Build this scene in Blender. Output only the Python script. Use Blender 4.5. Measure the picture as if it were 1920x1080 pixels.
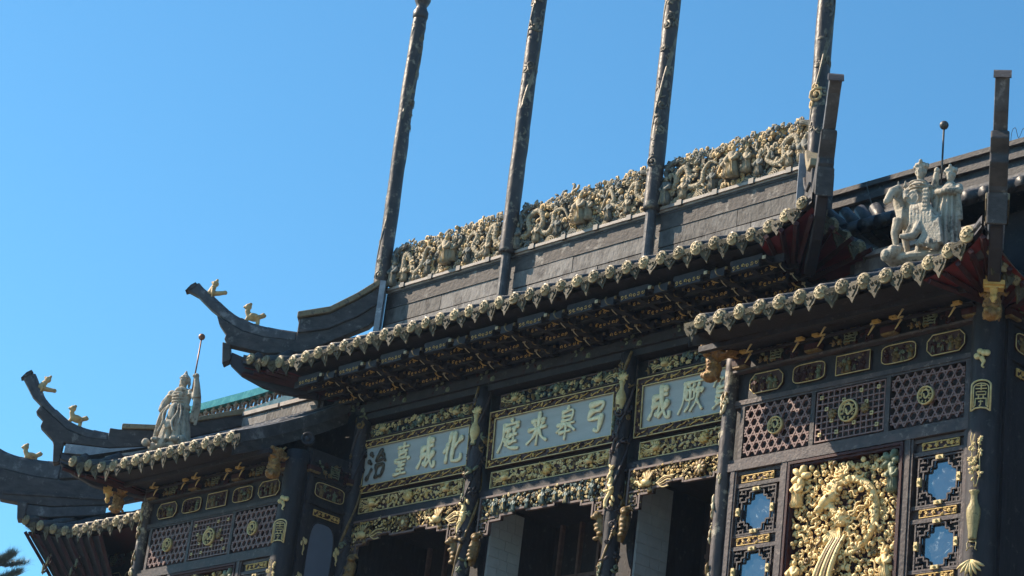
import bpy, math, random
import numpy as np
from mathutils import Vector, Matrix

# ------------------------------------------------------------ scene, camera, light
for o in list(bpy.data.objects): bpy.data.objects.remove(o)
S = bpy.context.scene
COL = S.collection
GROUND = -11.65
camd = bpy.data.cameras.new('camera'); cam = bpy.data.objects.new('camera', camd); COL.objects.link(cam)
camd.sensor_width = 36.0; camd.lens = 36.0*4277.63/1920.0; camd.clip_end = 2000; camd.clip_start = .1
cR = Vector((0.6878, 0.7164, 0.1168)).normalized(); cF = Vector((-0.6991, 0.6117, 0.3700)).normalized()
cU = cR.cross(cF).normalized(); cR = cF.cross(cU).normalized()
m = Matrix((cR, cU, -cF)).transposed().to_4x4(); m.translation = Vector((25.0848, -21.9189, -10.0429))
cam.matrix_world = m
S.camera = cam

SUN_TRAVEL = Vector((2.0, 1.0, -1.72)).normalized()      # direction in which sunlight travels
elev = math.asin(-SUN_TRAVEL.z)
azim = math.atan2(-SUN_TRAVEL.x, -SUN_TRAVEL.y)          # measured from +Y towards +X
W = bpy.data.worlds.new('World'); S.world = W; W.use_nodes = True
nt = W.node_tree; nt.nodes.clear()
sky = nt.nodes.new('ShaderNodeTexSky'); sky.sky_type = 'NISHITA'; sky.sun_disc = False
sky.sun_elevation = elev; sky.sun_rotation = azim
sky.altitude = 100; sky.air_density = 1.15; sky.dust_density = .35; sky.ozone_density = 2.2
hs = nt.nodes.new('ShaderNodeMixRGB'); hs.blend_type = 'MULTIPLY'; hs.inputs[0].default_value = 1; hs.inputs[2].default_value = (.57, 1.075, 1.25, 1)      # camera white balance of the blue sky
bg = nt.nodes.new('ShaderNodeBackground'); bg.inputs[1].default_value = .075
wo = nt.nodes.new('ShaderNodeOutputWorld')
nt.links.new(sky.outputs[0], hs.inputs[1]); nt.links.new(hs.outputs[0], bg.inputs[0]); nt.links.new(bg.outputs[0], wo.inputs[0])
sl = bpy.data.lights.new('sun', 'SUN'); sl.energy = 5.0; sl.angle = math.radians(.5); sl.color = (1, .83, .64)
so = bpy.data.objects.new('sun', sl); COL.objects.link(so); so.rotation_euler = SUN_TRAVEL.to_track_quat('-Z', 'Y').to_euler()
S.view_settings.view_transform = 'Standard'; S.view_settings.look = 'None'
S.view_settings.exposure = 1.0; S.view_settings.gamma = 1.0; S.view_settings.use_curve_mapping = False
S.render.engine = 'CYCLES'
S.cycles.max_bounces = 4; S.cycles.diffuse_bounces = 3; S.cycles.glossy_bounces = 2; S.cycles.transmission_bounces = 2; S.cycles.use_adaptive_sampling = True; S.cycles.adaptive_threshold = .02

# ------------------------------------------------------------ materials
MATS = {}
def mat(name, c1, c2=None, rough=.6, metal=0., scale=6., stretch=(1, 1, 1), bump=.0, bscale=40., spots=None, spot_amt=.5, spot_scale=9., coat=0., detail=4., spec=.3, vary=0.):
    if c2 is None: c2 = tuple(x*.6 for x in c1)
    mt = bpy.data.materials.new(name); mt.use_nodes = True
    n = mt.node_tree.nodes; l = mt.node_tree.links
    b = n['Principled BSDF']; b.inputs['Metallic'].default_value = metal; b.inputs['Specular IOR Level'].default_value = spec
    if coat: b.inputs['Coat Weight'].default_value = coat
    tc = n.new('ShaderNodeTexCoord'); mp = n.new('ShaderNodeMapping'); mp.inputs['Scale'].default_value = stretch
    oi = n.new('ShaderNodeObjectInfo'); ad = n.new('ShaderNodeVectorMath'); ad.operation = 'ADD'
    l.new(tc.outputs['Object'], ad.inputs[0]); l.new(oi.outputs['Location'], ad.inputs[1]); l.new(ad.outputs[0], mp.inputs[0])
    nz = n.new('ShaderNodeTexNoise'); nz.inputs['Scale'].default_value = scale; nz.inputs['Detail'].default_value = detail; nz.inputs['Roughness'].default_value = .62
    l.new(mp.outputs[0], nz.inputs['Vector'])
    cr = n.new('ShaderNodeValToRGB'); cr.color_ramp.elements[0].position = .34; cr.color_ramp.elements[1].position = .68
    cr.color_ramp.elements[0].color = (*c2, 1); cr.color_ramp.elements[1].color = (*c1, 1)
    l.new(nz.outputs['Fac'], cr.inputs[0]); out = cr.outputs[0]
    if spots is not None:
        n2 = n.new('ShaderNodeTexNoise'); n2.inputs['Scale'].default_value = spot_scale; n2.inputs['Detail'].default_value = 5; n2.inputs['Roughness'].default_value = .7
        l.new(ad.outputs[0], n2.inputs['Vector'])
        r2 = n.new('ShaderNodeValToRGB'); r2.color_ramp.elements[0].position = .62-.22*spot_amt; r2.color_ramp.elements[1].position = .70-.12*spot_amt
        l.new(n2.outputs['Fac'], r2.inputs[0])
        mx = n.new('ShaderNodeMixRGB'); l.new(r2.outputs[0], mx.inputs[0]); l.new(out, mx.inputs[1]); mx.inputs[2].default_value = (*spots, 1); out = mx.outputs[0]
    if vary:                                                # piece-to-piece difference in tone
        vr = n.new('ShaderNodeMapRange'); vr.inputs[3].default_value = 1-vary; vr.inputs[4].default_value = 1+vary*.4; l.new(oi.outputs['Random'], vr.inputs[0])
        vm = n.new('ShaderNodeVectorMath'); vm.operation = 'SCALE'; l.new(out, vm.inputs[0]); l.new(vr.outputs[0], vm.inputs['Scale']); out = vm.outputs[0]
    l.new(out, b.inputs['Base Color'])
    rr = n.new('ShaderNodeMapRange'); rr.inputs[3].default_value = max(.05, rough-.14); rr.inputs[4].default_value = min(1, rough+.16)
    l.new(nz.outputs['Fac'], rr.inputs[0]); l.new(rr.outputs[0], b.inputs['Roughness'])
    if bump:
        nb = n.new('ShaderNodeTexNoise'); nb.inputs['Scale'].default_value = bscale; nb.inputs['Detail'].default_value = 3
        l.new(mp.outputs[0], nb.inputs['Vector'])
        bp = n.new('ShaderNodeBump'); bp.inputs['Strength'].default_value = bump; bp.inputs['Distance'].default_value = .02
        l.new(nb.outputs['Fac'], bp.inputs['Height']); l.new(bp.outputs[0], b.inputs['Normal'])
    MATS[name] = mt; return mt
mat('wood', (.042, .037, .044), (.020, .019, .024), rough=.6, scale=5, stretch=(1, 3, .6), bump=.25, bscale=30, spots=(.075, .066, .068), spot_amt=.14, spec=.25, vary=.2)
mat('wood_frame', (.098, .075, .074), (.042, .035, .040), rough=.55, scale=7, stretch=(.6, 2, .6), bump=.35, bscale=35, spots=(.16, .13, .12), spot_amt=.2, spec=.25, vary=.3)
mat('wood_red', (.065, .024, .026), (.032, .014, .017), rough=.6, scale=8, bump=.2, spec=.2)
mat('rafter_red', (.15, .06, .055), (.08, .035, .034), rough=.55, scale=6, bump=.2, vary=.3)
mat('lattice', (.24, .14, .125), (.14, .08, .075), rough=.5, scale=12, bump=.1)
mat('fret', (.17, .115, .105), (.10, .070, .065), rough=.55, scale=12, bump=.1)
mat('gold', (.70, .47, .16), (.46, .30, .10), rough=.45, metal=.08, scale=14, bump=.25, bscale=60, spots=(.16, .10, .04), spot_amt=.15, spot_scale=14)
mat('gold_bright', (.88, .68, .35), (.60, .43, .19), rough=.5, metal=.08, scale=12, bump=.3, bscale=60, spots=(.22, .15, .065), spot_amt=.24, spot_scale=11)
mat('gold_pale', (.70, .56, .29), (.48, .37, .17), rough=.5, metal=.08, scale=16, bump=.2, bscale=60)
mat('gold_green', (.20, .22, .14), (.10, .12, .08), rough=.5, metal=.08, scale=16, bump=.2)
mat('gold_dark', (.27, .175, .070), (.10, .066, .032), rough=.5, metal=.08, scale=18, bump=.25, bscale=60)
mat('corbel', (.36, .20, .065), (.12, .065, .03), rough=.5, metal=.1, scale=10, bump=.4, bscale=40, spots=(.50, .34, .13), spot_amt=.25, spot_scale=9)
mat('verdigris', (.13, .19, .18), (.06, .09, .09), rough=.55, scale=16, bump=.2)
mat('panel_red', (.075, .034, .032), (.035, .018, .018), rough=.55, scale=14)
mat('tile_gold', (.40, .325, .19), (.24, .195, .115), rough=.55, metal=.1, scale=11, bump=.4, bscale=45, spots=(.10, .085, .06), spot_amt=.3, spot_scale=14, vary=.4)
mat('drip', (.095, .08, .05), (.045, .04, .028), rough=.65, metal=.05, scale=14, bump=.3, bscale=45, spots=(.24, .20, .12), spot_amt=.14, spot_scale=14, vary=.4)
mat('tile', (.060, .062, .070), (.028, .030, .036), rough=.45, scale=6, bump=.3, bscale=25, spots=(.13, .13, .125), spot_amt=.2)
mat('roof_under', (.042, .042, .054), (.026, .026, .036), rough=.6, scale=6)
mat('ridge', (.078, .072, .074), (.034, .033, .037), rough=.65, scale=4, stretch=(1, 1, 2.2), bump=.4, bscale=18, spots=(.15, .145, .14), spot_amt=.2, spot_scale=5)
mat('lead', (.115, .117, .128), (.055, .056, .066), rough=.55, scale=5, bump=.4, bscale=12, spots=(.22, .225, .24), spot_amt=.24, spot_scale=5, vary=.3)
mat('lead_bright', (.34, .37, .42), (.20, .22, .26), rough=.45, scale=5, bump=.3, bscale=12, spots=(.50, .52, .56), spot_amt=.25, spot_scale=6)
mat('cap_tile', (.33, .27, .17), (.19, .15, .095), rough=.6, scale=9, bump=.4, spots=(.09, .082, .075), spot_amt=.35, vary=.35)
mat('parapet', (.11, .096, .09), (.042, .038, .040), rough=.75, scale=3.4, stretch=(1, 1, 1.2), bump=.7, bscale=14, spots=(.26, .24, .22), spot_amt=.24, spot_scale=3.2)
mat('parapet_light', (.27, .255, .245), (.105, .10, .10), rough=.75, scale=3.2, stretch=(1.6, 1, .8), bump=.7, bscale=14, spots=(.075, .07, .072), spot_amt=.46, spot_scale=2.8, vary=.45)
mat('vase_gold', (.33, .27, .125), (.20, .165, .08), rough=.5, metal=.1, scale=9, bump=.4, bscale=30, spots=(.10, .085, .05), spot_amt=.3, spot_scale=9)
mat('worn_column', (.088, .070, .068), (.040, .034, .038), rough=.5, scale=7, stretch=(1, 1, .35), bump=.35, bscale=25, spots=(.42, .36, .27), spot_amt=.32, spot_scale=4.5)
mat('letter', (.92, .84, .58), (.72, .63, .38), rough=.5, scale=16, bump=.2, bscale=60)
mat('blind', (.13, .16, .22), (.11, .135, .19), rough=.4, scale=2)
mat('coping', (.42, .37, .33), (.24, .21, .19), rough=.6, scale=7, bump=.3)
mat('crest', (.47, .385, .26), (.23, .20, .145), rough=.7, scale=6, bump=.4, bscale=50, spots=(.12, .11, .095), spot_amt=.34, spot_scale=6)
mat('crest_gold', (.60, .43, .21), (.36, .255, .13), rough=.6, metal=.05, scale=8, bump=.3, bscale=50, spots=(.17, .135, .09), spot_amt=.25)
mat('crest_grey', (.20, .205, .185), (.10, .105, .10), rough=.75, scale=7, bump=.4, bscale=50, spots=(.30, .27, .21), spot_amt=.2)
mat('stone', (.50, .45, .37), (.30, .27, .22), rough=.85, scale=5, bump=.6, bscale=35, spots=(.13, .12, .105), spot_amt=.38, spot_scale=7)
mat('pole', (.075, .062, .060), (.032, .029, .032), rough=.42, scale=5, stretch=(1, 1, .5), bump=.5, bscale=14, spots=(.25, .215, .16), spot_amt=.30, spot_scale=5.5)
mat('pole_relief', (.24, .20, .14), (.08, .068, .056), rough=.5, metal=.08, scale=6, bump=.35, bscale=40, spots=(.055, .05, .05), spot_amt=.5, spot_scale=4)
mat('board', (.40, .42, .41), (.33, .35, .345), rough=.55, scale=2.2, stretch=(.4, 1, 3), bump=.12, bscale=14, spots=(.26, .28, .30), spot_amt=.12, spot_scale=3)
mat('char_dark', (.10, .085, .06), (.06, .05, .04), rough=.5, metal=.2, scale=12)
mat('red_paint', (.20, .038, .045), (.11, .024, .030), rough=.5, scale=4, bump=.1)
mat('teal', (.03, .24, .24), (.02, .15, .16), rough=.25, scale=5, coat=.4)
mat('teal_dark', (.06, .14, .17), (.03, .08, .10), rough=.3, scale=8)
mat('plaster', (.40, .44, .46), (.33, .365, .385), rough=.7, scale=4, bump=.15)
mat('copper', (.28, .15, .10), (.16, .09, .07), rough=.45, metal=.4, scale=9)
mat('iron', (.10, .10, .10), (.06, .06, .06), rough=.5, metal=.5)
mat('dark', (.022, .022, .030), (.014, .014, .02), rough=.7)
mat('cream', (.60, .52, .36), (.40, .34, .22), rough=.5, scale=14, bump=.2)
mat('earth', (.20, .18, .15), (.13, .12, .10), rough=.9, scale=.6)
mat('needle', (.13, .165, .15), (.07, .10, .09), rough=.6, scale=3)
mat('bark', (.10, .075, .055), (.05, .04, .03), rough=.8, scale=6)
gl = bpy.data.materials.new('pane'); gl.use_nodes = True
_n = gl.node_tree.nodes; _l = gl.node_tree.links; _b = _n['Principled BSDF']
_b.inputs['Base Color'].default_value = (.30, .34, .38, 1); _b.inputs['Metallic'].default_value = .85; _b.inputs['Roughness'].default_value = .1
_nz = _n.new('ShaderNodeTexNoise'); _nz.inputs['Scale'].default_value = 5; _nz.inputs['Detail'].default_value = 9; _nz.inputs['Roughness'].default_value = .75
_nz.inputs['Distortion'].default_value = 1.5
_tc = _n.new('ShaderNodeTexCoord'); _oi = _n.new('ShaderNodeObjectInfo'); _ad = _n.new('ShaderNodeVectorMath')
_l.new(_tc.outputs['Object'], _ad.inputs[0]); _l.new(_oi.outputs['Location'], _ad.inputs[1]); _l.new(_ad.outputs[0], _nz.inputs['Vector'])
_r = _n.new('ShaderNodeValToRGB'); _r.color_ramp.elements[0].position = .58; _r.color_ramp.elements[1].position = .72
_r.color_ramp.elements[0].color = (.15, .175, .20, 1); _r.color_ramp.elements[1].color = (.40, .43, .46, 1)
_l.new(_nz.outputs['Fac'], _r.inputs[0]); _l.new(_r.outputs[0], _b.inputs['Base Color'])
_r2 = _n.new('ShaderNodeMapRange'); _r2.inputs[1].default_value = .5; _r2.inputs[2].default_value = .72; _r2.inputs[3].default_value = .06; _r2.inputs[4].default_value = .5
_l.new(_nz.outputs['Fac'], _r2.inputs[0]); _l.new(_r2.outputs[0], _b.inputs['Roughness'])
_bp = _n.new('ShaderNodeBump'); _bp.inputs['Strength'].default_value = .25; _bp.inputs['Distance'].default_value = .03; _n3 = _n.new('ShaderNodeTexNoise'); _n3.inputs['Scale'].default_value = 3.5; _l.new(_ad.outputs[0], _n3.inputs['Vector']); _l.new(_n3.outputs['Fac'], _bp.inputs['Height']); _l.new(_bp.outputs[0], _b.inputs['Normal'])
MATS['pane'] = gl

# ------------------------------------------------------------ mesh builder
class M:
    """collects shapes; one M becomes one mesh object"""
    def __init__(s): s.v = []; s.f = []; s.mi = []; s.n = 0
    def raw(s, vs, fs, k=0):
        vs = np.asarray(vs, float).reshape(-1, 3); o = s.n
        s.v.append(vs); s.n += len(vs)
        for q in fs: s.f.append(tuple(i+o for i in q))
        s.mi += [k]*len(fs)
    def box(s, x0, x1, y0, y1, z0, z1, k=0):
        s.raw([(x, y, z) for x in (x0, x1) for y in (y0, y1) for z in (z0, z1)],
              [(0, 1, 3, 2), (4, 6, 7, 5), (0, 4, 5, 1), (2, 3, 7, 6), (0, 2, 6, 4), (1, 5, 7, 3)], k)
    def tube(s, pts, rad, n=6, k=0, flat=1., cap=True):
        p = np.asarray(pts, float); N = len(p)
        r = np.broadcast_to(np.asarray(rad, float), (N,)) if np.ndim(rad) < 2 else rad
        t = np.gradient(p, axis=0); t /= np.linalg.norm(t, axis=1)[:, None]+1e-9
        ref = np.array([0, 1., 0]) if abs(t[:, 1]).mean() < .75 else np.array([1., 0, 0])
        a = np.cross(t, ref); a /= np.linalg.norm(a, axis=1)[:, None]+1e-9
        b = np.cross(t, a)
        th = np.linspace(0, 2*np.pi, n, endpoint=False)
        ring = p[:, None, :]+r[:, None, None]*(np.cos(th)[None, :, None]*a[:, None, :]+flat*np.sin(th)[None, :, None]*b[:, None, :])
        vs = ring.reshape(-1, 3); fs = []
        for i in range(N-1):
            for j in range(n):
                j2 = (j+1) % n
                fs.append((i*n+j, (i+1)*n+j, (i+1)*n+j2, i*n+j2))
        if cap: fs += [tuple(range(n)), tuple((N-1)*n+n-1-j for j in range(n))]
        s.raw(vs, fs, k)
    def ell(s, c, r, k=0, nu=8, nv=5, rot=None):
        if np.ndim(r) == 0: r = (r, r, r)
        vs = [(0, 0, -1)]
        for i in range(1, nv):
            ph = -math.pi/2+math.pi*i/nv
            for j in range(nu):
                th = 2*math.pi*j/nu; vs.append((math.cos(ph)*math.cos(th), math.cos(ph)*math.sin(th), math.sin(ph)))
        vs.append((0, 0, 1)); vs = np.array(vs)*np.array(r)
        if rot is not None: vs = vs@np.array(rot).T
        L = len(vs)-1; fs = []
        for j in range(nu):
            j2 = (j+1) % nu
            fs.append((0, 1+j2, 1+j)); fs.append((L, L-nu+j, L-nu+j2))
            for i in range(nv-2): fs.append((1+i*nu+j, 1+i*nu+j2, 1+(i+1)*nu+j2, 1+(i+1)*nu+j))
        s.raw(vs+np.array(c), fs, k)
    def prism(s, poly, y0, y1, k=0):
        """poly: (x,z) outline, extruded along y"""
        n = len(poly)
        vs = [(x, y0, z) for x, z in poly]+[(x, y1, z) for x, z in poly]
        ar = sum(poly[i][0]*poly[(i+1) % n][1]-poly[(i+1) % n][0]*poly[i][1] for i in range(n))
        A = tuple(range(n)); B = tuple(range(2*n-1, n-1, -1))
        fs = [A, B]+[(i, n+i, n+(i+1) % n, (i+1) % n) for i in range(n)]
        if (ar < 0) == (y0 < y1): fs = [q[::-1] for q in fs]
        fs = [q for q in fs]
        s.raw(vs, fs, k)
    def lathe(s, prof, n=12, k=0, c=(0, 0, 0), axis='z'):
        vs = []
        for r, z in prof:
            for j in range(n):
                a = 2*math.pi*j/n
                if axis == 'z': vs.append((c[0]+r*math.cos(a), c[1]+r*math.sin(a), c[2]+z))
                else: vs.append((c[0]+r*math.cos(a), c[1]-z, c[2]+r*math.sin(a)))     # axis points to -y
        fs = []
        N = len(prof)
        for i in range(N-1):
            for j in range(n):
                j2 = (j+1) % n; fs.append((i*n+j, i*n+j2, (i+1)*n+j2, (i+1)*n+j))
        fs += [tuple(range(n-1, -1, -1)), tuple((N-1)*n+j for j in range(n))]
        s.raw(vs, fs, k)
    def grid(s, P, k=0):
        P = np.asarray(P, float); a, b = P.shape[:2]
        s.raw(P.reshape(-1, 3), [(i*b+j, (i+1)*b+j, (i+1)*b+j+1, i*b+j+1) for i in range(a-1) for j in range(b-1)], k)
    def rect_frame(s, x0, x1, z0, z1, t, y0, y1, k=0):
        s.box(x0, x1, y0, y1, z1-t, z1, k); s.box(x0, x1, y0, y1, z0, z0+t, k)
        s.box(x0, x0+t, y0, y1, z0+t, z1-t, k); s.box(x1-t, x1, y0, y1, z0+t, z1-t, k)
    def xf(s, mt):
        """transform everything so far by a 4x4"""
        mt = np.array(mt); s.v = [q@mt[:3, :3].T+mt[:3, 3] for q in s.v]; return s
    def merge(s, o, mt=None, kmap=None):
        off = s.n
        for q in o.v:
            if mt is not None: q = q@np.array(mt)[:3, :3].T+np.array(mt)[:3, 3]
            s.v.append(q)
        s.n += o.n; s.f += [tuple(i+off for i in q) for q in o.f]; s.mi += [kmap[i] if kmap else i for i in o.mi]
    def data(s, name, mats, smooth=False):
        me = bpy.data.meshes.new(name)
        me.from_pydata(np.concatenate(s.v).tolist(), [], s.f)
        for q in mats: me.materials.append(MATS[q])
        me.polygons.foreach_set('material_index', s.mi)
        if smooth: me.polygons.foreach_set('use_smooth', [True]*len(s.f))
        me.update(); return me

def put(name, me, parent=None, loc=(0, 0, 0), rz=0., label=None, cat=None, group=None, kind=None, scale=None, rot=None):
    o = bpy.data.objects.new(name, me); COL.objects.link(o)
    o.location = loc
    o.rotation_euler = rot if rot else (0, 0, rz)
    if scale: o.scale = scale
    if parent: o.parent = parent
    if label: o['label'] = label
    if cat: o['category'] = cat
    if group: o['group'] = group
    if kind or name in ('carving', 'gilt_scroll', 'gilt_ornament', 'carved_vine', 'gilt_vine', 'carved_spray'): o['kind'] = kind or 'stuff'
    return o
def build(name, mb, mats, parent=None, smooth=False, **kw):
    return put(name, mb.data(name, mats if isinstance(mats, (list, tuple)) else [mats], smooth), parent, **kw)
def empty(name, loc, label, cat, group=None):
    return put(name, None, None, loc, label=label, cat=cat, group=group)
def smooth_normals(o, ang=40):
    pass

# ------------------------------------------------------------ carving kit: relief in the x-z plane, raised towards -y
RND = random.Random(7)
def curl(mb, u, v, r, rad, turns=1.5, a0=0., d=1, y=0., k=0, n=5, steps=14, tail=None, rise=.5):
    t = np.linspace(0, 1, steps); ang = a0+d*2*np.pi*turns*t; rr = r*(1-.86*t)
    x = u+rr*np.cos(ang); z = v+rr*np.sin(ang); yy = y-rise*rad-t*rad*1.2
    pts = np.stack([x, yy, z], 1)
    mb.tube(pts, rad*(1.05-.35*t), n, k)
    mb.ell((u, y-rise*rad-1.3*rad, v), rad*1.05, k, 6, 4)
def ball(mb, u, v, r, y=0., k=0, f=.8): mb.ell((u, y-r*.4, v), (r, r*f, r), k, 7, 5)
def roty(a): c, s_ = math.cos(a), math.sin(a); return ((c, 0, -s_), (0, 1, 0), (s_, 0, c))      # x -> (cos, sin) in x-z plane
def leaf(mb, u, v, ln, w, a, y=0., k=0, th=.35, tilt=0.):
    mb.ell((u+math.cos(a)*ln*.5, y-th*w, v+math.sin(a)*ln*.5), (ln*.55, w*th*1.6, w*.5), k, 6, 4, rot=roty(a))
def flower(mb, u, v, r, y=0., k=0, k2=0, n=6, a0=0.):
    for i in range(n): leaf(mb, u, v, r, r*.62, a0+i*2*math.pi/n, y, k)
    ball(mb, u, v, r*.36, y-r*.25, k2)
def wavy(mb, p0, p1, amp, waves, r0, r1, y=0., k=0, n=5, steps=16, ph=0., flat=1.):
    t = np.linspace(0, 1, steps); p0 = np.array(p0, float); p1 = np.array(p1, float); d = p1-p0; L = np.hypot(*d); nn = np.array([-d[1], d[0]])/L
    o = amp*np.sin(ph+t*waves*2*np.pi)
    x = p0[0]+d[0]*t+nn[0]*o; z = p0[1]+d[1]*t+nn[1]*o
    mb.tube(np.stack([x, np.full(steps, y), z], 1), r0+(r1-r0)*t, n, k, flat)
def spline(pts, n=40):
    p = np.asarray(pts, float); N = len(p); P = np.vstack([2*p[0]-p[1], p, 2*p[-1]-p[-2]]); out = []
    per = max(2, n//(N-1))
    for i in range(N-1):
        a, b, c, d = P[i:i+4]
        for t in np.linspace(0, 1, per, endpoint=False):
            out.append(.5*((2*b)+(-a+c)*t+(2*a-5*b+4*c-d)*t*t+(-a+3*b-3*c+d)*t**3))
    out.append(p[-1]); return np.array(out)
def scatter(w, h, d, rnd, tries=None):
    pts = []; cell = {}
    tries = tries or int(9*w*h/(d*d))+60
    for _ in range(tries):
        p = (rnd.uniform(-w/2, w/2), rnd.uniform(-h/2, h/2)); ci, cj = int(p[0]//d), int(p[1]//d)
        if all((p[0]-q[0])**2+(p[1]-q[1])**2 > d*d for a in (-1, 0, 1) for b in (-1, 0, 1) for q in cell.get((ci+a, cj+b), ())):
            pts.append(p); cell.setdefault((ci, cj), []).append(p)
    return pts
def foliage(mb, w, h, d, rnd, ks, y=0., inside=None, r=1., flowers=.18, u0=0., v0=0.):
    """dense carved scrollwork: curls, leaf sprays, flowers and connecting stems"""
    pts = scatter(w-d*.5, h-d*.5, d, rnd)
    for (u, v) in pts:
        u += u0; v += v0
        if inside and not inside(u, v): continue
        k = rnd.choice(ks); q = rnd.random(); s_ = d*rnd.uniform(.75, 1.1)*r; a = rnd.uniform(0, 6.28)
        yy = y-rnd.uniform(0, .35)*d
        if q < flowers: flower(mb, u, v, s_*.62, yy, k, rnd.choice(ks), rnd.choice((5, 6)), a)
        elif q < .55: curl(mb, u, v, s_*.52, s_*.14, rnd.uniform(1.1, 1.7), a, rnd.choice((-1, 1)), yy, k, 5, 10)
        elif q < .85:
            for i in range(rnd.choice((2, 3, 4))): leaf(mb, u, v, s_*rnd.uniform(.6, .95), s_*.34, a+(i-1)*.75, yy, k)
        else:
            for i in range(3): ball(mb, u+rnd.uniform(-.3, .3)*s_, v+rnd.uniform(-.3, .3)*s_, s_*rnd.uniform(.16, .26), yy, k)
        if rnd.random() < .6: wavy(mb, (u, v), (u+math.cos(a)*s_*1.2, v+math.sin(a)*s_*1.2*min(1, h/w*4)), s_*.15, 1, s_*.09, s_*.06, yy, k, 4, 7)
def phoenix(mb, u, v, s_, d, k, k2, y=0.):
    """bird with spread wing and streaming tail; d = +1 looks right"""
    A = lambda a: a if d > 0 else math.pi-a
    leaf(mb, u-d*.28*s_, v-.05*s_, .75*s_, .42*s_, A(.25), y-.03*s_, k, .5)
    mb.tube(spline([(u+d*.3*s_, y-.08*s_, v+.02*s_), (u+d*.55*s_, y-.1*s_, v-.02*s_), (u+d*.72*s_, y-.1*s_, v+.18*s_), (u+d*.86*s_, y-.1*s_, v+.2*s_)], 12), np.linspace(.12*s_, .05*s_, 13), 6, k)
    ball(mb, u+d*.88*s_, v+.2*s_, .085*s_, y-.08*s_, k); leaf(mb, u+d*.92*s_, v+.18*s_, .17*s_, .06*s_, A(-.2), y-.08*s_, k)
    for i in range(3): leaf(mb, u+d*.84*s_, v+.25*s_, .2*s_, .05*s_, A(1.4+i*.4), y-.08*s_, k2)
    for i in range(9): leaf(mb, u-d*.02*s_, v+.05*s_, (.62+.06*math.sin(i))*s_, .13*s_, A(.75+i*.19), y-.09*s_-.006*i, k if i % 2 else k2)
    for i in range(7): leaf(mb, u-d*.1*s_, v+.02*s_, (.34)*s_, .12*s_, A(.8+i*.2), y-.15*s_, k)
    for i in range(6): leaf(mb, u-d*.05*s_, v-.1*s_, (.42)*s_, .11*s_, A(-2.2+i*.14), y-.06*s_, k2)
    for i in range(5): wavy(mb, (u-d*.25*s_, v-.02*s_), (u-d*(1.35+.1*i)*s_, v+(-.34+.17*i)*s_), .07*s_, 1.2, .055*s_, .03*s_, y-.06*s_, k2 if i % 2 else k, 5, 14, i)
def dragon(mb, pts, r, k, k2, y=0., head=1, scales=True, n=8):
    """long scaled body along pts (u, v), head at the last point"""
    P = spline([(a, y, b) for a, b in pts], 60); N = len(P); t = np.linspace(0, 1, N)
    rad = r*(.35+.65*np.minimum(1, 2.6*t))*(1-.25*np.maximum(0, t-.85)/.15)
    P[:, 1] -= rad*.6+np.sin(t*9)*r*.3
    if scales: rad = rad*(1+.07*(np.arange(N) % 2))
    mb.tube(P, rad, n, k)
    for i in range(2, N-2, 2):
        tn = P[i+1]-P[i-1]; tn /= np.linalg.norm(tn); up = np.array([-tn[2], 0, tn[0]])
        q = P[i]+up*rad[i]*.95
        mb.ell(q+np.array([0, -rad[i]*.25, 0]), rad[i]*.34, k2, 5, 3)
        if scales:
            for w_ in (-.6, 0, .6): mb.ell(P[i]+up*rad[i]*w_+np.array([0, -rad[i]*.84*math.cos(w_), 0]), (rad[i]*.34, rad[i]*.26, rad[i]*.3), k, 6, 4)
    h = P[-1]; a = math.atan2(P[-1][2]-P[-4][2], P[-1][0]-P[-4][0]); ca, sa = math.cos(a), math.sin(a)
    def at(f, g, e=0): return (h[0]+(ca*f-sa*g)*r, h[1]-e*r, h[2]+(sa*f+ca*g)*r)
    mb.ell(at(.4, 0, .3), (1.25*r, 1.0*r, .95*r), k, 8, 6, roty(a)); mb.ell(at(1.7, .25, .3), (.95*r, .7*r, .45*r), k, 7, 5, roty(a+.25)); mb.ell(at(1.5, -.6, .3), (.85*r, .6*r, .3*r), k, 7, 5, roty(a-.35))
    for e in (-.2, 1.1):
        mb.ell(at(.9, .75, e), .28*r, k2, 6, 4); mb.tube([at(.1, .8, e), at(-.7, 1.7, e), at(-1.7, 2.0, e)], [.22*r, .16*r, .06*r], 5, k2)
    mb.ell(at(2.4, .5, .5), .33*r, k2, 6, 4)
    for i in range(6): g = -1.1+.45*i; mb.tube([at(-.2, g*.6, .6), at(-1.2, g*1.2, .7), at(-2.0, g*1.35+.3, .6)], [.2*r, .16*r, .05*r], 4, k2)
    mb.tube([at(2.2, .2, .8), at(3.1, .9, 1), at(3.5, 1.9, .8)], [.12*r, .09*r, .04*r], 4, k2)
    for f_ in (.35, .62):                                   # clawed legs
        i = int(f_*N); q = P[i]; s_ = 1 if i % 2 else -1
        e1 = q+np.array([1.5*r*s_, -.6*r, -1.2*r]); e2 = e1+np.array([1.1*r*s_, -.2*r, -1.0*r])
        mb.tube([q, e1, e2], [.55*r, .4*r, .26*r], 6, k)
        for j in range(4): mb.tube([e2, e2+np.array([(.35+.28*j)*r*s_, -.2*r, (-.9+.4*j)*r])], [.16*r, .05*r], 4, k2)
def cloud(mb, u, v, r, rnd, ks, y=0., n=4):
    for i in range(n):
        a = i*2*math.pi/n+rnd.uniform(-.4, .4); q = r*rnd.uniform(.45, .7)
        curl(mb, u+math.cos(a)*r*.55, v+math.sin(a)*r*.45, q, q*.3, 1.3, rnd.uniform(0, 6.28), rnd.choice((-1, 1)), y-rnd.uniform(0, .3)*r, rnd.choice(ks), 6, 10)
def waves(mb, u, v, r, y=0., k=0, n=4):
    for i in range(n):
        t = np.linspace(-.1, math.pi+.1, 11); q = r*(1-.24*i)
        mb.tube(np.stack([u+q*np.cos(t), np.full(11, y-.06*r*i-.04*r), v+q*np.sin(t)], 1), r*.1, 5, k)
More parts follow.
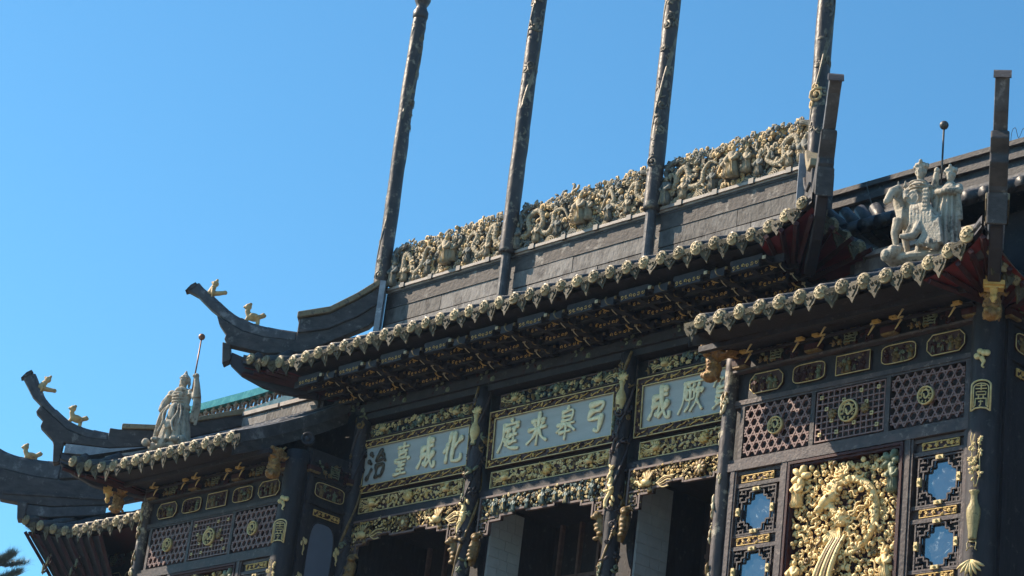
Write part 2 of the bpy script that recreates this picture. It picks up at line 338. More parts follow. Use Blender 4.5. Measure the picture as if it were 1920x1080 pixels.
def figure(mb, u, v, h, k, k2, y=0., rnd=RND):
    """small robed figure in relief, feet at v"""
    b = h
    mb.tube([(u, y-.1*b, v), (u+.01*b, y-.12*b, v+.25*b), (u, y-.13*b, v+.5*b), (u, y-.12*b, v+.72*b), (u, y-.1*b, v+.8*b)], [.2*b, .165*b, .13*b, .16*b, .05*b], 8, k)
    for i in range(5): wavy(mb, (u+(-.14+.07*i)*b, v), (u+(-.06+.03*i)*b, v+.5*b), .012*b, 1.5, .022*b, .014*b, y-.27*b, k2, 4, 6, i)
    mb.ell((u, y-.14*b, v+.88*b), (.075*b, .08*b, .095*b), k2, 8, 6); mb.ell((u, y-.12*b, v+.99*b), (.05*b, .05*b, .05*b), k, 6, 4)
    for s_ in (-1, 1): mb.tube([(u+.13*s_*b, y-.14*b, v+.68*b), (u+.2*s_*b, y-.22*b, v+.52*b), (u+.07*s_*b, y-.3*b, v+.46*b)], [.075*b, .085*b, .05*b], 6, k)
def remeshed(name, mb, voxel, smooth_iter=2):
    """one continuous sculpted surface from overlapping shapes"""
    me = bpy.data.meshes.new('tmp'); me.from_pydata(np.concatenate(mb.v).tolist(), [], mb.f)
    o = bpy.data.objects.new('tmp', me); COL.objects.link(o)
    r = o.modifiers.new('r', 'REMESH'); r.mode = 'VOXEL'; r.voxel_size = voxel
    if smooth_iter: s_ = o.modifiers.new('s', 'SMOOTH'); s_.iterations = smooth_iter; s_.factor = .5
    dg = bpy.context.evaluated_depsgraph_get(); out = bpy.data.meshes.new_from_object(o.evaluated_get(dg)); out.name = name
    bpy.data.objects.remove(o); bpy.data.meshes.remove(me)
    out.polygons.foreach_set('use_smooth', [True]*len(out.polygons)); return out
def put_sculpt(name, mb, voxel, material, parent=None, it=2, **kw):
    me = remeshed(name, mb, voxel, it); me.materials.clear(); me.materials.append(MATS[material]); return put(name, me, parent, **kw)
# ------------------------------------------------------------ ground
g = M(); g.grid([[(-400, -400, GROUND), (-400, 400, GROUND)], [(400, -400, GROUND), (400, 400, GROUND)]])
build('ground', g, 'earth', kind='structure')

# ------------------------------------------------------------ shared eave pieces
SP = .345
d_ = M()
d_.lathe([(.088, -.03), (.112, -.03), (.118, .0), (.112, .018), (.099, .020), (.094, .022), (.075, .045), (.045, .062), (.0005, .070)], 18, 0, axis='y')
for s_ in (-1, 1):
    d_.ell((.036*s_, -.060, .022), (.020, .014, .016), 0, 6, 4); d_.tube([(.062*s_, -.046, .044), (.018*s_, -.062, .046)], .011, 5)
    d_.tube([(.05*s_, -.058, -.02), (.03*s_, -.060, -.048), (0, -.060, -.052)], .011, 5); d_.ell((.075*s_, -.042, .005), .016, 0, 5, 3); d_.ell((.070*s_, -.040, -.038), .016, 0, 5, 3)
d_.ell((0, -.070, .0), (.016, .018, .026), 0, 6, 4); d_.ell((0, -.048, .07), (.024, .014, .014), 0, 6, 4)
DISC = d_.data('eave_disc', ['tile_gold'], True)
p_ = M()
p_.prism([(-.125, .05), (-.128, -.035), (-.112, -.06), (-.085, -.12), (-.045, -.155), (0, -.235), (.045, -.155), (.085, -.12), (.112, -.06), (.128, -.035), (.125, .05)], -.012, .012)
p_.prism([(-.085, .0), (-.08, -.04), (-.04, -.10), (0, -.15), (.04, -.10), (.08, -.04), (.085, .0)], -.022, -.0125)
for s_ in (-1, 1): curl(p_, .035*s_, -.035, .026, .008, 1.2, 1, s_, -.02, 0, 4, 8)
DRIP = p_.data('drip_tile', ['drip'])
def roll_mesh(pts, r=.098):
    mb = M(); P = np.asarray(pts, float)
    mb.tube(P, r, 10, 0); return mb.data('roof_tile', ['tile'], True)
def roll_steps(p0, p1, sag=.05, n=9):
    """stepped barrel tiles along a concave slope"""
    p0 = np.array(p0); p1 = np.array(p1); L = np.linalg.norm(p1-p0); nn = max(2, int(L/.32)); out = []; rad = []
    for i in range(nn):
        for t, r in ((i/nn+.001, .106), ((i+.96)/nn, .094)):
            q = p0+(p1-p0)*t; q[2] -= sag*4*t*(1-t); out.append(q); rad.append(r)
    mb = M(); mb.tube(out, rad, 10, 0); return mb
def eave_row(parent, pts_fn, xs, end_fn, rz=0., drip_after=True):
    for i, x in enumerate(xs):
        e = np.array(pts_fn(x)); put('eave_disc', DISC, parent, loc=e, scale=(RND.uniform(.88, .98), .8, RND.uniform(.88, .98)), rot=(RND.uniform(-.12, .08), RND.uniform(-.5, .5), rz+RND.uniform(-.12, .12)))
        q = end_fn(x)
        if q is not None:
            bk = np.array([math.sin(rz), -math.cos(rz), 0])*-1
            build('roof_tile', roll_steps(e+bk*.02+np.array([0, 0, .004]), q), 'tile', parent, smooth=True)
        if drip_after and i < len(xs)-1:
            e2 = np.array(pts_fn(.5*(x+xs[i+1])))
            put('drip_tile', DRIP, parent, loc=e2+np.array([0, 0, -.035]), rot=(.16+RND.uniform(-.16, .16), RND.uniform(-.12, .12), rz+RND.uniform(-.15, .15)), scale=(RND.uniform(.88, 1.03), 1, RND.uniform(.78, 1.05)))
def strip(parent, name, pts, dz0, dz1, material, dy=0.):
    P = np.array(pts, float); mb = M()
    a = P+np.array([0, dy, dz0]); b = P+np.array([0, dy, dz1]); c = b+np.array([0, .05, 0]); d = a+np.array([0, .05, 0])
    mb.grid(np.stack([a, b, c, d, a], 1)); return build(name, mb, material, parent)
def hip(parent, tip, dirx, layers, name='hip_ridge'):
    """layers: (part name, outline (s,z), width, material); first one is the ridge, others hang under it as sub-parts"""
    rz = math.atan2(dirx[1], dirx[0]); root = None
    for nm, poly, wd, mt in layers:
        mb = M(); mb.prism([(a, b-tip[2]) for a, b in poly], -wd/2, wd/2)
        if root is None: o = root = build(nm, mb, mt, parent, loc=Vector(tip)-parent.location, rz=rz)
        else: o = build(nm, mb, mt, root)
        bv = o.modifiers.new('bevel', 'BEVEL'); bv.width = .018; bv.segments = 2; bv.limit_method = 'ANGLE'
    bl = [q for q in layers if q[0] == 'ridge_blade'][0][1]; i0 = max(range(len(bl)), key=lambda i: bl[i][1]) ; top = [bl[i0]]
    for q in bl[i0+1:]:
        if q[0] > top[-1][0]: top.append(q)
        else: break
    P = spline([(a, 0, b-tip[2]) for a, b in top], 60); L = np.concatenate([[0], np.cumsum(np.linalg.norm(np.diff(P, axis=0), axis=1))]); n_ = max(3, int(L[-1]/.26))
    for i in range(n_):
        a, b = L[-1]*i/n_+.004, L[-1]*(i+1)/n_-.004; tt = np.linspace(a, b, 5); Q = np.stack([np.interp(tt, L, P[:, j]) for j in range(3)], 1); Q[:, 2] -= .012
        mb = M(); mb.tube(Q, [.082, .080, .078, .077, .075], 10); mb.v = [v+np.array([0, RND.uniform(-.006, .006), RND.uniform(-.006, .006)]) for v in mb.v]; build('cap_tile', mb, 'lead', root)
    t0 = bl[0]; mb = M(); mb.prism([(t0[0]-.03, t0[1]-tip[2]-.02), (t0[0]+.05, t0[1]-tip[2]+.10), (t0[0]+.13, t0[1]-tip[2]+.16), (t0[0]+.17, t0[1]-tip[2]+.12), (t0[0]+.07, t0[1]-tip[2]+.02)], -.105, .105); build('tip_tile', mb, 'ridge', root)
    rg = layers[0][1]; lo = [q for q in layers if q[0] == 'ridge_blade'][0]
    return root

# ------------------------------------------------------------ central hall
HALL = empty('pavilion_hall', (0, 1.3, GROUND), 'dark wooden central hall with three blue-grey name boards under a deep tiled eave', 'pavilion', 'blocks of the dark wooden pavilion')
HO = HALL.location
def H(name, mb, mats, parent=None, **kw):
    """part of the hall built in world coordinates"""
    if parent is None: kw['loc'] = -HO
    return build(name, mb, mats, parent or HALL, **kw)
B = 3.284
w = M(); w.box(-4.85, 4.85, 1.36, 1.7, .33, 2.75); w.box(-4.85, 4.85, 1.7, 1.9, .28, 2.75); w.box(-7.5, -4.86, 1.36, 1.7, 1.0, 2.85); w.box(4.86, 7.5, 1.36, 1.7, 1.0, 2.85)
for cx_ in (-4.85, -1.64, 1.64, 4.85): w.box(cx_-.22, cx_+.22, 1.42, 2.9, GROUND, .30)
w.box(-4.85, 4.85, 2.9, 3.1, GROUND, .36); w.box(-4.85, 4.85, 1.9, 2.9, .30, .36)
w.box(-4.85, 4.85, 1.45, 1.65, 2.75, 3.9)
H('wall', w, 'wood')
for cx_ in (-1.64, 1.64):                                   # pale block-work reveals beside the columns
    rv = empty_p = None
    base = M(); base.box(cx_+.2205, cx_+.235, 1.45, 2.15, -6, .25)
    ro = H('reveal', base, 'plaster')
    zz = .24; i = 0
    while zz > -2.6:
        y0 = 1.46
        while y0 < 2.14:
            ln = RND.uniform(.16, .34); y1 = min(2.14, y0+ln)
            mb = M(); mb.box(cx_+.2355, cx_+.243+RND.uniform(0, .004), y0+.004, y1-.004, zz-.155, zz-.008)
            b_ = build('block', mb, 'plaster', ro)
            y0 = y1
        zz -= .163; i += 1
# inner screens with panes, deep in the shade
for i in range(-1, 2):
    sc = M()
    for k_ in range(6): sc.box(B*i-1.25+k_*.45, B*i-1.2+k_*.45, 2.82, 2.9, -6, .3)
    for z_ in (-.6, -.85, -1.0, -1.9): sc.box(B*i-1.3, B*i+1.3, 2.84, 2.9, z_-.03, z_+.03)
    so_ = H('screen', sc, 'fret')
    for k_ in range(5):
        mb = M(); mb.box(B*i-1.18+k_*.45, B*i-.77+k_*.45, 2.86, 2.88, -1.85, -1.05); build('pane', mb, 'pane', so_) if k_ in (1, 3) else build('panel', mb, 'wood', so_)
    mb = M(); rr = random.Random(i+50); foliage(mb, 2.4, .16, .12, rr, [0], 0); mb.xf(Matrix.Translation((B*i, 2.83, -.725))); build('carving', mb, 'gold_dark', so_, smooth=True)
bm_ = M(); bm_.box(-4.83, 4.83, 1.12, 1.36, 2.13, 2.24); bm_.box(-4.83, 4.83, 1.06, 1.36, 2.244, 2.40); bm_.box(-4.83, 4.83, 1.16, 1.36, 2.404, 2.6)
H('main_beam', bm_, 'wood')
bm_ = M(); bm_.box(-4.83, 4.83, 1.2, 1.36, .325, .425); bm_.box(-4.83, 4.83, 1.24, 1.36, .428, .455)
H('rail', bm_, 'wood')

# carved friezes, lower panels and fretwork lintels, one of each per bay
def panel(parent, name, x, y, z, wd, ht, seed, ks_mats, d, frame_mat, back_mat, birds=0, border=.018):
    """framed carved panel facing -y, centre (x,y,z) in the parent's space"""
    rr = random.Random(seed); root = M(); root.box(-wd/2, wd/2, -.012, .02, -ht/2, ht/2)
    ro = build(name, root, back_mat, parent, loc=(x, y, z))
    if frame_mat:
        f_ = M(); f_.rect_frame(-wd/2, wd/2, -ht/2, ht/2, border, -.045, -.0125); build('frame', f_, frame_mat, ro)
    c_ = M(); nk = len(ks_mats)
    foliage(c_, wd-.05, ht-.04, d, rr, list(range(nk)), -.02, r=1.4)
    if birds:
        s_ = ht*birds
        phoenix(c_, -wd*.36, -ht*.08, s_, 1, 0, 1 % nk, -.04); phoenix(c_, wd*.36, -ht*.08, s_, -1, 0, 1 % nk, -.04)
        flower(c_, 0, 0, ht*.36, -.05, 1 % nk, 0, 8)
    build('carving', c_, ks_mats, ro, smooth=True); return ro
for i in (-1, 0, 1):
    x = B*i
    panel(HALL, 'frieze_panel', x, 1.30-HO.y, 1.945-HO.z, 2.66, .235, 10+i, ['gold_pale', 'gold_green', 'verdigris', 'gold_pale', 'gold_dark'], .068, 'fret', 'dark', birds=.8, border=.01)
    panel(HALL, 'carved_panel', x, 1.29-HO.y, .605-HO.z, 2.66, .275, 20+i, ['gold_bright', 'gold', 'gold_dark', 'gold_pale'], .052, 'gold_pale', 'panel_red', birds=.7, border=.012)
    # fretwork lintel
    T = .3125
    bot = [(-1.425, -.34), (-1.16, -.34), (-1.16, -.13), (-.9, -.13), (-.9, -.06), (-.62, -.06), (-.62, .0), (-.3, .0), (-.3, -.05), (.3, -.05), (.3, .0), (.62, .0), (.62, -.06), (.9, -.06), (.9, -.13), (1.16, -.13), (1.16, -.34), (1.425, -.34)]
    f_ = M(); t = .032
    f_.box(-1.425, 1.425, -.03, .03, T-t, T)
    for sg in (-1, 1): f_.box(sg*1.425-(t if sg > 0 else 0), sg*1.425+(0 if sg > 0 else t), -.033, .033, -.34, T)
    for a, b in zip(bot[:-1], bot[1:]):
        if abs(a[1]-b[1]) < 1e-6: f_.box(min(a[0], b[0])-t*.5, max(a[0], b[0])+t*.5, -.03, .03, a[1], a[1]+t)
        else: f_.box(a[0]-t*.5, a[0]+t*.5, -.033, .033, min(a[1], b[1]), max(a[1], b[1])+t)
    for sg in (-1, 1):                                      # key pattern in the corners
        for (x0, x1, z0, z1) in ((1.2, 1.39, -.28, -.255), (1.2, 1.22, -.28, -.12), (1.2, 1.34, -.145, -.12), (1.32, 1.34, -.21, -.12), (1.26, 1.34, -.215, -.195), (1.19, 1.42, -.07, -.045), (.95, 1.16, -.07, -.045)):
            f_.box(min(sg*x0, sg*x1), max(sg*x0, sg*x1), -.026+.001*x0, .02, z0, z1)
    lt = build('fretwork_lintel', f_, 'fret', HALL, loc=(x, 1.20-HO.y, -HO.z))
    def ins(u, v):
        zb = -.34
        for a, b in zip(bot[:-1], bot[1:]):
            if min(a[0], b[0]) <= u <= max(a[0], b[0]) and abs(a[1]-b[1]) < 1e-6: zb = a[1]
        return v > zb+.035 and abs(u) < 1.39
    c_ = M(); rr = random.Random(31+i)
    foliage(c_, 2.8, .63, .044, rr, [0, 1, 2, 2] if i else [2, 3, 3, 1], .0, ins, 1.15, v0=-.02)
    foliage(c_, 2.8, .40, .085, rr, [0, 1, 2] if i else [3, 3, 0], -.02, ins, .75, v0=.1)
    if i:
        phoenix(c_, -.98, .02, .30, -1, 4, 2, -.04); phoenix(c_, .92, .06, .32, -1 if i < 0 else 1, 4, 2, -.04)
        flower(c_, .05, .12, .13, -.07, 2, 0, 8)
    else:
        for q in range(9): figure(c_, -1.12+.28*q+RND.uniform(-.05, .05), -.02+RND.uniform(-.03, .05), RND.uniform(.2, .27), 3, RND.choice((0, 3)), -.05)
        for q in range(8): cloud(c_, -.98+.28*q, .16+RND.uniform(-.05, .05), .06, rr, [3, 0, 2], -.05, 3)
        ball(c_, 0, .12, .06, -.06, 0)
    c_.v = [q*np.array([1, .6, 1]) for q in c_.v]
    build('carving', c_, ['gold_pale', 'gold', 'gold_dark', 'verdigris', 'gold_pale'], lt, smooth=True)

# columns of the hall
def vase(mb, u, v, s_, k=0, y=0., cy=.0):
    prof = [(.05, 0), (.075, .02), (.06, .06), (.11, .17), (.135, .27), (.12, .36), (.06, .47), (.05, .56), (.085, .66), (.088, .68), (.02, .68)]
    mb.lathe([(a*s_, b*s_) for a, b in prof], 14, k, (u, y, v))
def vine_column(parent, x, y, r, z0, z1, seed, mats, base_mat, ornament=True, twist=1., gold_bits=10):
    rr = random.Random(seed); c = M(); N = 60
    zs = np.linspace(z0, z1, N); pts = np.stack([np.full(N, 0.), np.full(N, 0.), zs], 1)
    c.tube(pts, r*(1+.05*np.sin(zs*9+seed)), 14)
    col = build('column', c, base_mat, parent, smooth=True, loc=(x-parent.location.x, y-parent.location.y, -parent.location.z))
    o = M(); zt = max(z0, -4.5)
    for q in range(3):
        zs = np.linspace(zt, z1, 80); a = zs*twist*2.2+q*2.1+seed
        o.tube(np.stack([np.cos(a)*r*1.02, np.sin(a)*r*1.02, zs], 1), .016+.012*np.abs(np.sin(zs*5+q)), 5, q % len(mats))
    for q in range(int((z1-zt)*gold_bits)):
        z_ = rr.uniform(zt, z1); a = rr.uniform(-3.0, .6); sub = M(); s_ = rr.uniform(.04, .09)
        kind = rr.random(); k = rr.randrange(len(mats))
        if kind < .4: curl(sub, 0, 0, s_, s_*.28, 1.3, rr.uniform(0, 6), rr.choice((-1, 1)), 0, k, 5, 9)
        elif kind < .8:
            for j in range(3): leaf(sub, 0, 0, s_*1.5, s_*.6, rr.uniform(0, 6), 0, k)
        else: flower(sub, 0, 0, s_, 0, k, k, 5)
        mt = Matrix.Rotation(a+math.pi/2, 4, 'Z')@Matrix.Translation((0, -r, 0)); mt = Matrix.Translation((0, 0, z_))@mt
        o.merge(sub, mt)
    build('carved_vine', o, mats, col, smooth=True)
    return col
for j, cx_ in enumerate((-4.72, -1.64, 1.64, 4.72)):
    col = vine_column(HALL, cx_, 1.16, .125, GROUND, 2.2, j+3, ['wood', 'gold_dark', 'wood_frame', 'gold_green'], 'wood', gold_bits=9)
    if j in (1, 2):
        o = M(); o.lathe([(.03, 0), (.05, .02), (.04, .06), (.075, .16), (.085, .23), (.07, .30), (.035, .38), (.035, .44), (.06, .50), (.01, .50)], 12, 0, (.02, -.12, 1.2)); curl(o, .06, 1.72, .05, .016, 1.3, 0, 1, -.12); [leaf(o, .03, 1.72, .14, .05, .6+.5*q, -.12) for q in range(5)]
        wavy(o, (0, .02), (-.03, .30), .02, 2, .05, .04, -.12, 0); wavy(o, (-.05, -.3), (0, .05), .03, 1, .045, .05, -.12, 0)
        for q in range(8): leaf(o, RND.uniform(-.08, .08), RND.uniform(-.25, .3), .12, .05, RND.uniform(0, 6), -.13, 0)
        build('gilt_ornament', o, 'gold_pale', col, smooth=True)
    for sg in (-1, 1):                                      # beast-shaped brackets under the lintels
        if abs(cx_+sg*.24) > 4.7: continue
        b_ = M(); b_.ell((0, 0, .0), (.09, .10, .10)); b_.ell((.05*sg, -.06, .10), (.08, .08, .07)); b_.tube([(0, 0, -.05), (-.02*sg, 0, -.2), (-.08*sg, .03, -.34)], [.09, .075, .05], 8)
        b_.tube([(.05*sg, -.05, .14), (.12*sg, -.03, .17), (.16*sg, 0, .10)], [.035, .03, .015], 6); b_.ell((.09*sg, -.1, .07), (.05, .05, .035))
        for q in range(4): b_.ell((RND.uniform(-.05, .05), -.07, -.05-.07*q), (.06, .04, .035))
        put_sculpt('beast_bracket', b_, .012, 'gold_dark', HALL, 1, loc=(cx_+sg*.235-HO.x, 1.17-HO.y, -.47-HO.z))

# bracket sets under the main eave
bs = M()
for k_, (yy, zc, wd) in enumerate(((0., 2.53, .50), (.3, 2.54, .56), (.6, 2.51, .52), (.9, 2.47, .46))):
    bs.box(-wd/2, wd/2, yy, yy+.05, zc-.055, zc+.055, 0); bs.box(-wd/2-.05, wd/2+.05, yy+.012, yy+.12, zc+.058, zc+.13, 1)
    bs.box(-.05, .05, yy+.05, yy+.30, zc-.03, zc+.05, 1)
    bs.box(wd/2+.06, wd/2+.13, yy+.0, yy+.3, zc+.02, zc+.09, 1)
BS = bs.data('bracket_set', ['wood', 'wood'])
gs = M(); rr = random.Random(5)
for k_, (yy, zc, wd) in enumerate(((0., 2.53, .50), (.3, 2.54, .56), (.6, 2.51, .52), (.9, 2.47, .46))):
    nn = 6 if k_ != 3 else 5
    for q in range(nn): curl(gs, -wd*.42+q*wd*.84/(nn-1), zc+rr.uniform(-.012, .012),   .036, .0065, 1.2, rr.uniform(0, 6), (-1)**q, yy-.002, 0, 4, 8)
    gs.box(wd/2+.065, wd/2+.125, yy-.012, yy-.001, zc+.03, zc+.08, 1)
    if k_ in (1, 3): gs.tube(spline([(wd*.32, yy-.03, zc+.13), (wd*.36, yy-.06, zc+.07), (wd*.5, yy-.05, zc+.005), (wd*.62, yy-.02, zc-.01)], 9), np.linspace(.022, .006, 10), 5, 0)
    if k_: gs.tube([(wd/2+.12, yy-.04, zc+.03), (wd/2+.15, yy-.02, zc-.03), (wd/2+.17, yy+.05, zc-.07)], [.011, .009, .006], 5, 1)
GS = gs.data('gilt_scroll', ['gold', 'cream'], True)
fs_ = M(); foliage(fs_, .62, .22, .1, random.Random(9), [0, 1], 0); FS = fs_.data('carved_spray', ['wood_red', 'gold_green'], True)
for k_ in range(-5, 5):
    x = (k_+.5)*1.0947
    b_ = put('bracket_set', BS, HALL, loc=(x-HO.x, -HO.y, -HO.z)); put('gilt_scroll', GS, b_); put('carved_spray', FS, b_, loc=(.05, 1.1, 2.36))
for yy, zc in ((.02, 2.60), (.32, 2.61), (.62, 2.58), (.92, 2.54)):
    mb = M(); mb.box(-5.5, 5.5, yy+.13, yy+.17, zc-.06, zc+.06); H('purlin', mb, 'wood')
b2 = M(); g2 = M(); rr = random.Random(15)
for k_, (yy, zc) in enumerate(((.02, 2.52), (.32, 2.53), (.62, 2.50), (.92, 2.46))):
    b2.box(-.13, .13, yy, yy+.05, zc-.04, zc+.04, 0); b2.box(-.04, .04, yy+.05, yy+.3, zc-.03, zc+.04, 1); b2.box(-.19, .19, yy+.01, yy+.1, zc+.042, zc+.09, 1)
    g2.tube(spline([(.0, yy-.02, zc+.09), (.02, yy-.06, zc+.03), (.06, yy-.05, zc-.04), (.10, yy-.02, zc-.05)], 9), np.linspace(.016, .005, 10), 5, 0)
    for sg in (-1, 1): g2.box(sg*.17-.02, sg*.17+.02, yy-.012, yy+.009, zc+.045, zc+.085, 1)
B2 = b2.data('bracket_set', ['wood', 'wood']); G2 = g2.data('gilt_scroll', ['gold_dark', 'gold_dark'], True)
for k_ in range(-4, 5):
    b_ = put('bracket_set', B2, HALL, loc=(k_*1.0947-HO.x, -HO.y, -HO.z)); put('gilt_scroll', G2, b_)

# roof of the hall
def h_e(x):
    t = max(0, (abs(x)-5.05)/1.35); return (x, -.2-.22*t*t, 2.905+.2*t*t-.03*math.exp(-((abs(x)-5.2)/.35)**2))
def h_top(x):
    """where a tile row starting at x ends: wall or hip"""
    ax = abs(x)
    if ax <= 4.9: return (x, 1.42, h_e(x)[2]+.92)
    t = min(1, max(.05, (6.42-ax)/1.5)); e = h_e(x); y = -.42+t*1.82; dy = y-e[1]
    return (x, y, e[2]+.57*dy)
rf = M(); xs = np.linspace(-6.4, 6.4, 65)
P = np.array([[np.array(h_e(x))*(1-t)+np.array(h_top(x))*t-np.array([0, 0, .2*t*(1-t)+.035]) for t in np.linspace(0, 1, 8)] for x in xs]); rf.grid(P)
ROOF = H('roof', rf, 'tile')
eave_row(ROOF, h_e, [k_*SP for k_ in range(-18, 19)], h_top)
strip(ROOF, 'eave_board', [h_e(x) for x in xs], -.10, .05, 'roof_under', .03)
def h_s(y):
    t = max(0, (1.0-y)/1.4); return (6.22+.2*t*t, y, 2.88+.2*t*t)
eave_row(ROOF, h_s, [-.1+k_*SP for k_ in range(10)], lambda y: (max(5.0, 6.2-max(.12, (y+.42)/1.82*1.5)), y, 2.9+.57*max(.12, (y+.42)*.9)), rz=math.pi/2)
for sg in (-1, 1):                                          # side slopes
    s2 = M(); s2.grid([[(sg*6.42, -.42, 3.02), (sg*4.95, 1.42, 3.95)], [(sg*6.2, 1., 2.86), (sg*4.95, 1.6, 3.95)], [(sg*6.2, 4., 2.86), (sg*4.95, 4., 3.95)]]); build('roof_slope', s2, 'tile', ROOF)
sf = M()
P = np.array([[(x*(1-.02*t) if abs(x) < 4.9 else x*(1-t)+math.copysign(4.85, x)*t, h_e(x)[1]*(1-t)+1.3*t+.06*(1-t), (h_e(x)[2]-.15)*(1-t)+2.66*t) for t in (0, .15, .5, 1)] for x in np.linspace(-6.38, 6.38, 60)]); sf.grid(P)
H('soffit', sf, 'wood')
for sg in (-1, 1):                                          # painted undersides of the flared corners
    c_ = M(); P = []
    for t in np.linspace(0, 1, 8):
        a = np.array(h_e(sg*(5.3+1.1*t)))+np.array([0, .05, -.17]); b = np.array([sg*4.9, 1.0, 2.60]); P.append([a*(1-q)+b*q for q in (0, .5, 1)])
    for t in np.linspace(0, 1, 8)[1:]:
        a = np.array([sg*(6.38-.18*t), -.37+1.5*t, 2.93-.17*t]); b = np.array([sg*4.9, 1.0+.6*t, 2.60]); P.append([a*(1-q)+b*q for q in (0, .5, 1)])
    c_.grid(P); H('corner_soffit', c_, 'red_paint')
    for q in range(7):                                      # fanned rafters
        t = q/6; a = np.array([sg*(5.5+.9*min(1, t*2)), -.25-.1*min(1, t*2)+1.3*max(0, t-.5)*2, 2.75+.06*min(1, t*2)]); b = np.array([sg*4.95, 1.0, 2.55]); mb = M(); mb.tube([a, b], [.045, .05], 4); H('rafter', mb, 'wood_red')
HIP_H = [('hip_ridge', [(.6, 3.84), (.66, 3.70), (.82, 3.51), (.80, 3.42), (.88, 3.32), (1.58, 3.23), (2.23, 3.33), (3.3, 3.95), (3.42, 4.1), (3.42, 4.72), (3.0, 4.38), (2.57, 4.09), (2.06, 3.94), (2.06, 3.53), (1.5, 3.53), (1.1, 3.60), (.75, 3.77)], .22, 'ridge'),
         ('ridge_blade', [(-.01, 4.27), (.05, 4.37), (.12, 4.40), (.22, 4.31), (.42, 4.18), (.8, 3.91), (1.05, 3.80), (1.31, 3.72), (1.7, 3.68), (2.05, 3.67), (2.05, 3.535), (1.5, 3.54), (1.1, 3.61), (.75, 3.78), (.47, 3.96), (.2, 4.18)], .17, 'lead'),
         ('cap_tile', [(2.02, 3.95), (2.02, 4.07), (2.57, 4.23), (3.01, 4.54), (3.36, 4.84), (3.43, 4.76), (3.0, 4.40), (2.57, 4.11)], .30, 'cap_tile'),
         ('moulding', [(2.07, 3.66), (2.07, 3.72), (2.6, 3.86), (3.1, 4.16), (3.4, 4.42), (3.4, 4.36), (3.1, 4.10), (2.6, 3.80)], .30, 'ridge'),
         ('end_board', [(.78, 3.36), (.92, 3.33), (.98, 3.05), (.84, 2.95)], .24, 'ridge'),
         ('corner_beam', [(.97, 3.2), (.97, 2.98), (1.2, 2.80), (1.6, 2.63), (2.0, 2.55), (2.6, 2.52), (2.6, 2.75), (1.6, 3.0)], .16, 'roof_under')]
for sg in (-1, 1):
    hp = hip(HALL, (sg*7.33, -1.15, 4.31), (-sg*.70, .714), HIP_H)
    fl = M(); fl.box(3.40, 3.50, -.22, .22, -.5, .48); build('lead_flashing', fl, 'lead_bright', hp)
# gilt collar on the corner beam
# parapet with stone courses and coping
pp = M(); pp.box(-4.95, 4.95, 1.44, 1.75, 3.7, 4.66)
PAR = H('parapet', pp, 'ridge')
bays = [(-4.86, -1.76), (-1.56, 1.56), (1.76, 4.86)]
for (a, b) in bays:
    for row, (z0, z1, mt, cuts) in enumerate(((4.34, 4.63, 'parapet', 1), (4.04, 4.325, 'parapet_light', 2), (3.72, 4.025, 'parapet_light', 3))):
        xs_ = [a]+sorted(a+(b-a)*(q+1)/(cuts)+RND.uniform(-.15, .15) for q in range(cuts-1))+[b]
        for x0, x1 in zip(xs_[:-1], xs_[1:]):
            mb = M(); dd = RND.uniform(0, .012)
            mb.box(x0+.006, x1-.006, 1.405-dd, 1.4399, z0+RND.uniform(0, .006), z1); build('stone_block', mb, mt, PAR)
    mb = M(); mb.box(a-.06, b+.06, 1.33, 1.7, 4.665, 4.715); mb.box(a-.02, b+.02, 1.37, 1.6, 4.635, 4.664); build('coping', mb, 'coping', PAR)
    mb = M(); mb.box(a-.01, b+.01, 1.385, 1.4395, 4.328, 4.338); mb.box(a-.01, b+.01, 1.39, 1.4398, 4.60, 4.633); build('moulding', mb, 'ridge', PAR)
    for q in range(4):
        mb = M(); x0 = a+(b-a)*(q+.6)/4.2; mb.box(x0-.05, x0+.05, 1.315, 1.36, 4.65, 4.74); build('clip', mb, 'iron', PAR)
for x in (-1.66, 1.66):
    mb = M(); mb.tube([(x, 1.27, 3.6), (x, 1.27, 4.66)], .085, 14); mb.tube([(x, 1.27, 4.655), (x, 1.27, 4.73)], .10, 14); build('lead_socket', mb, 'lead', PAR, smooth=False)

# ------------------------------------------------------------ wings
LAT_H = .118
def clip_line(nx, nz, c, x0, x1, z0, z1):
    pts = []
    for (a, b, v_) in (('x', x0, 0), ('x', x1, 0), ('z', z0, 0), ('z', z1, 0)):
        if a == 'x' and abs(nz) > 1e-6:
            z = (c-nx*b)/nz
            if z0-1e-6 <= z <= z1+1e-6: pts.append((b, z))
        if a == 'z' and abs(nx) > 1e-6:
            x = (c-nz*b)/nx
            if x0-1e-6 <= x <= x1+1e-6: pts.append((x, b))
    if len(pts) < 2: return None
    pts.sort(); a, b = pts[0], pts[-1]
    return None if (a[0]-b[0])**2+(a[1]-b[1])**2 < .0004 else (a, b)
def bar(mb, a, b, wd, y0, y1, k=0):
    d = np.array(b)-np.array(a); L = np.hypot(*d); n_ = np.array([-d[1], d[0]])/L*wd/2
    a = np.array(a); b = np.array(b); mb.prism([tuple(a+n_), tuple(a-n_), tuple(b-n_), tuple(b+n_)], y0, y1, k)
lk = M()
for f_, (ang, off) in enumerate(((90, .5), (30, 0), (150, 0))):
    nx, nz = math.cos(math.radians(ang)), math.sin(math.radians(ang))
    for k_ in range(-12, 13):
        s_ = clip_line(nx, nz, (k_+off)*LAT_H, -.565, .565, -.355, .355)
        if s_: bar(lk, *s_, .021, -.03-.002*f_, .0)
LATTICE = lk.data('lattice', ['lattice'])
lk = M(); cs = .1
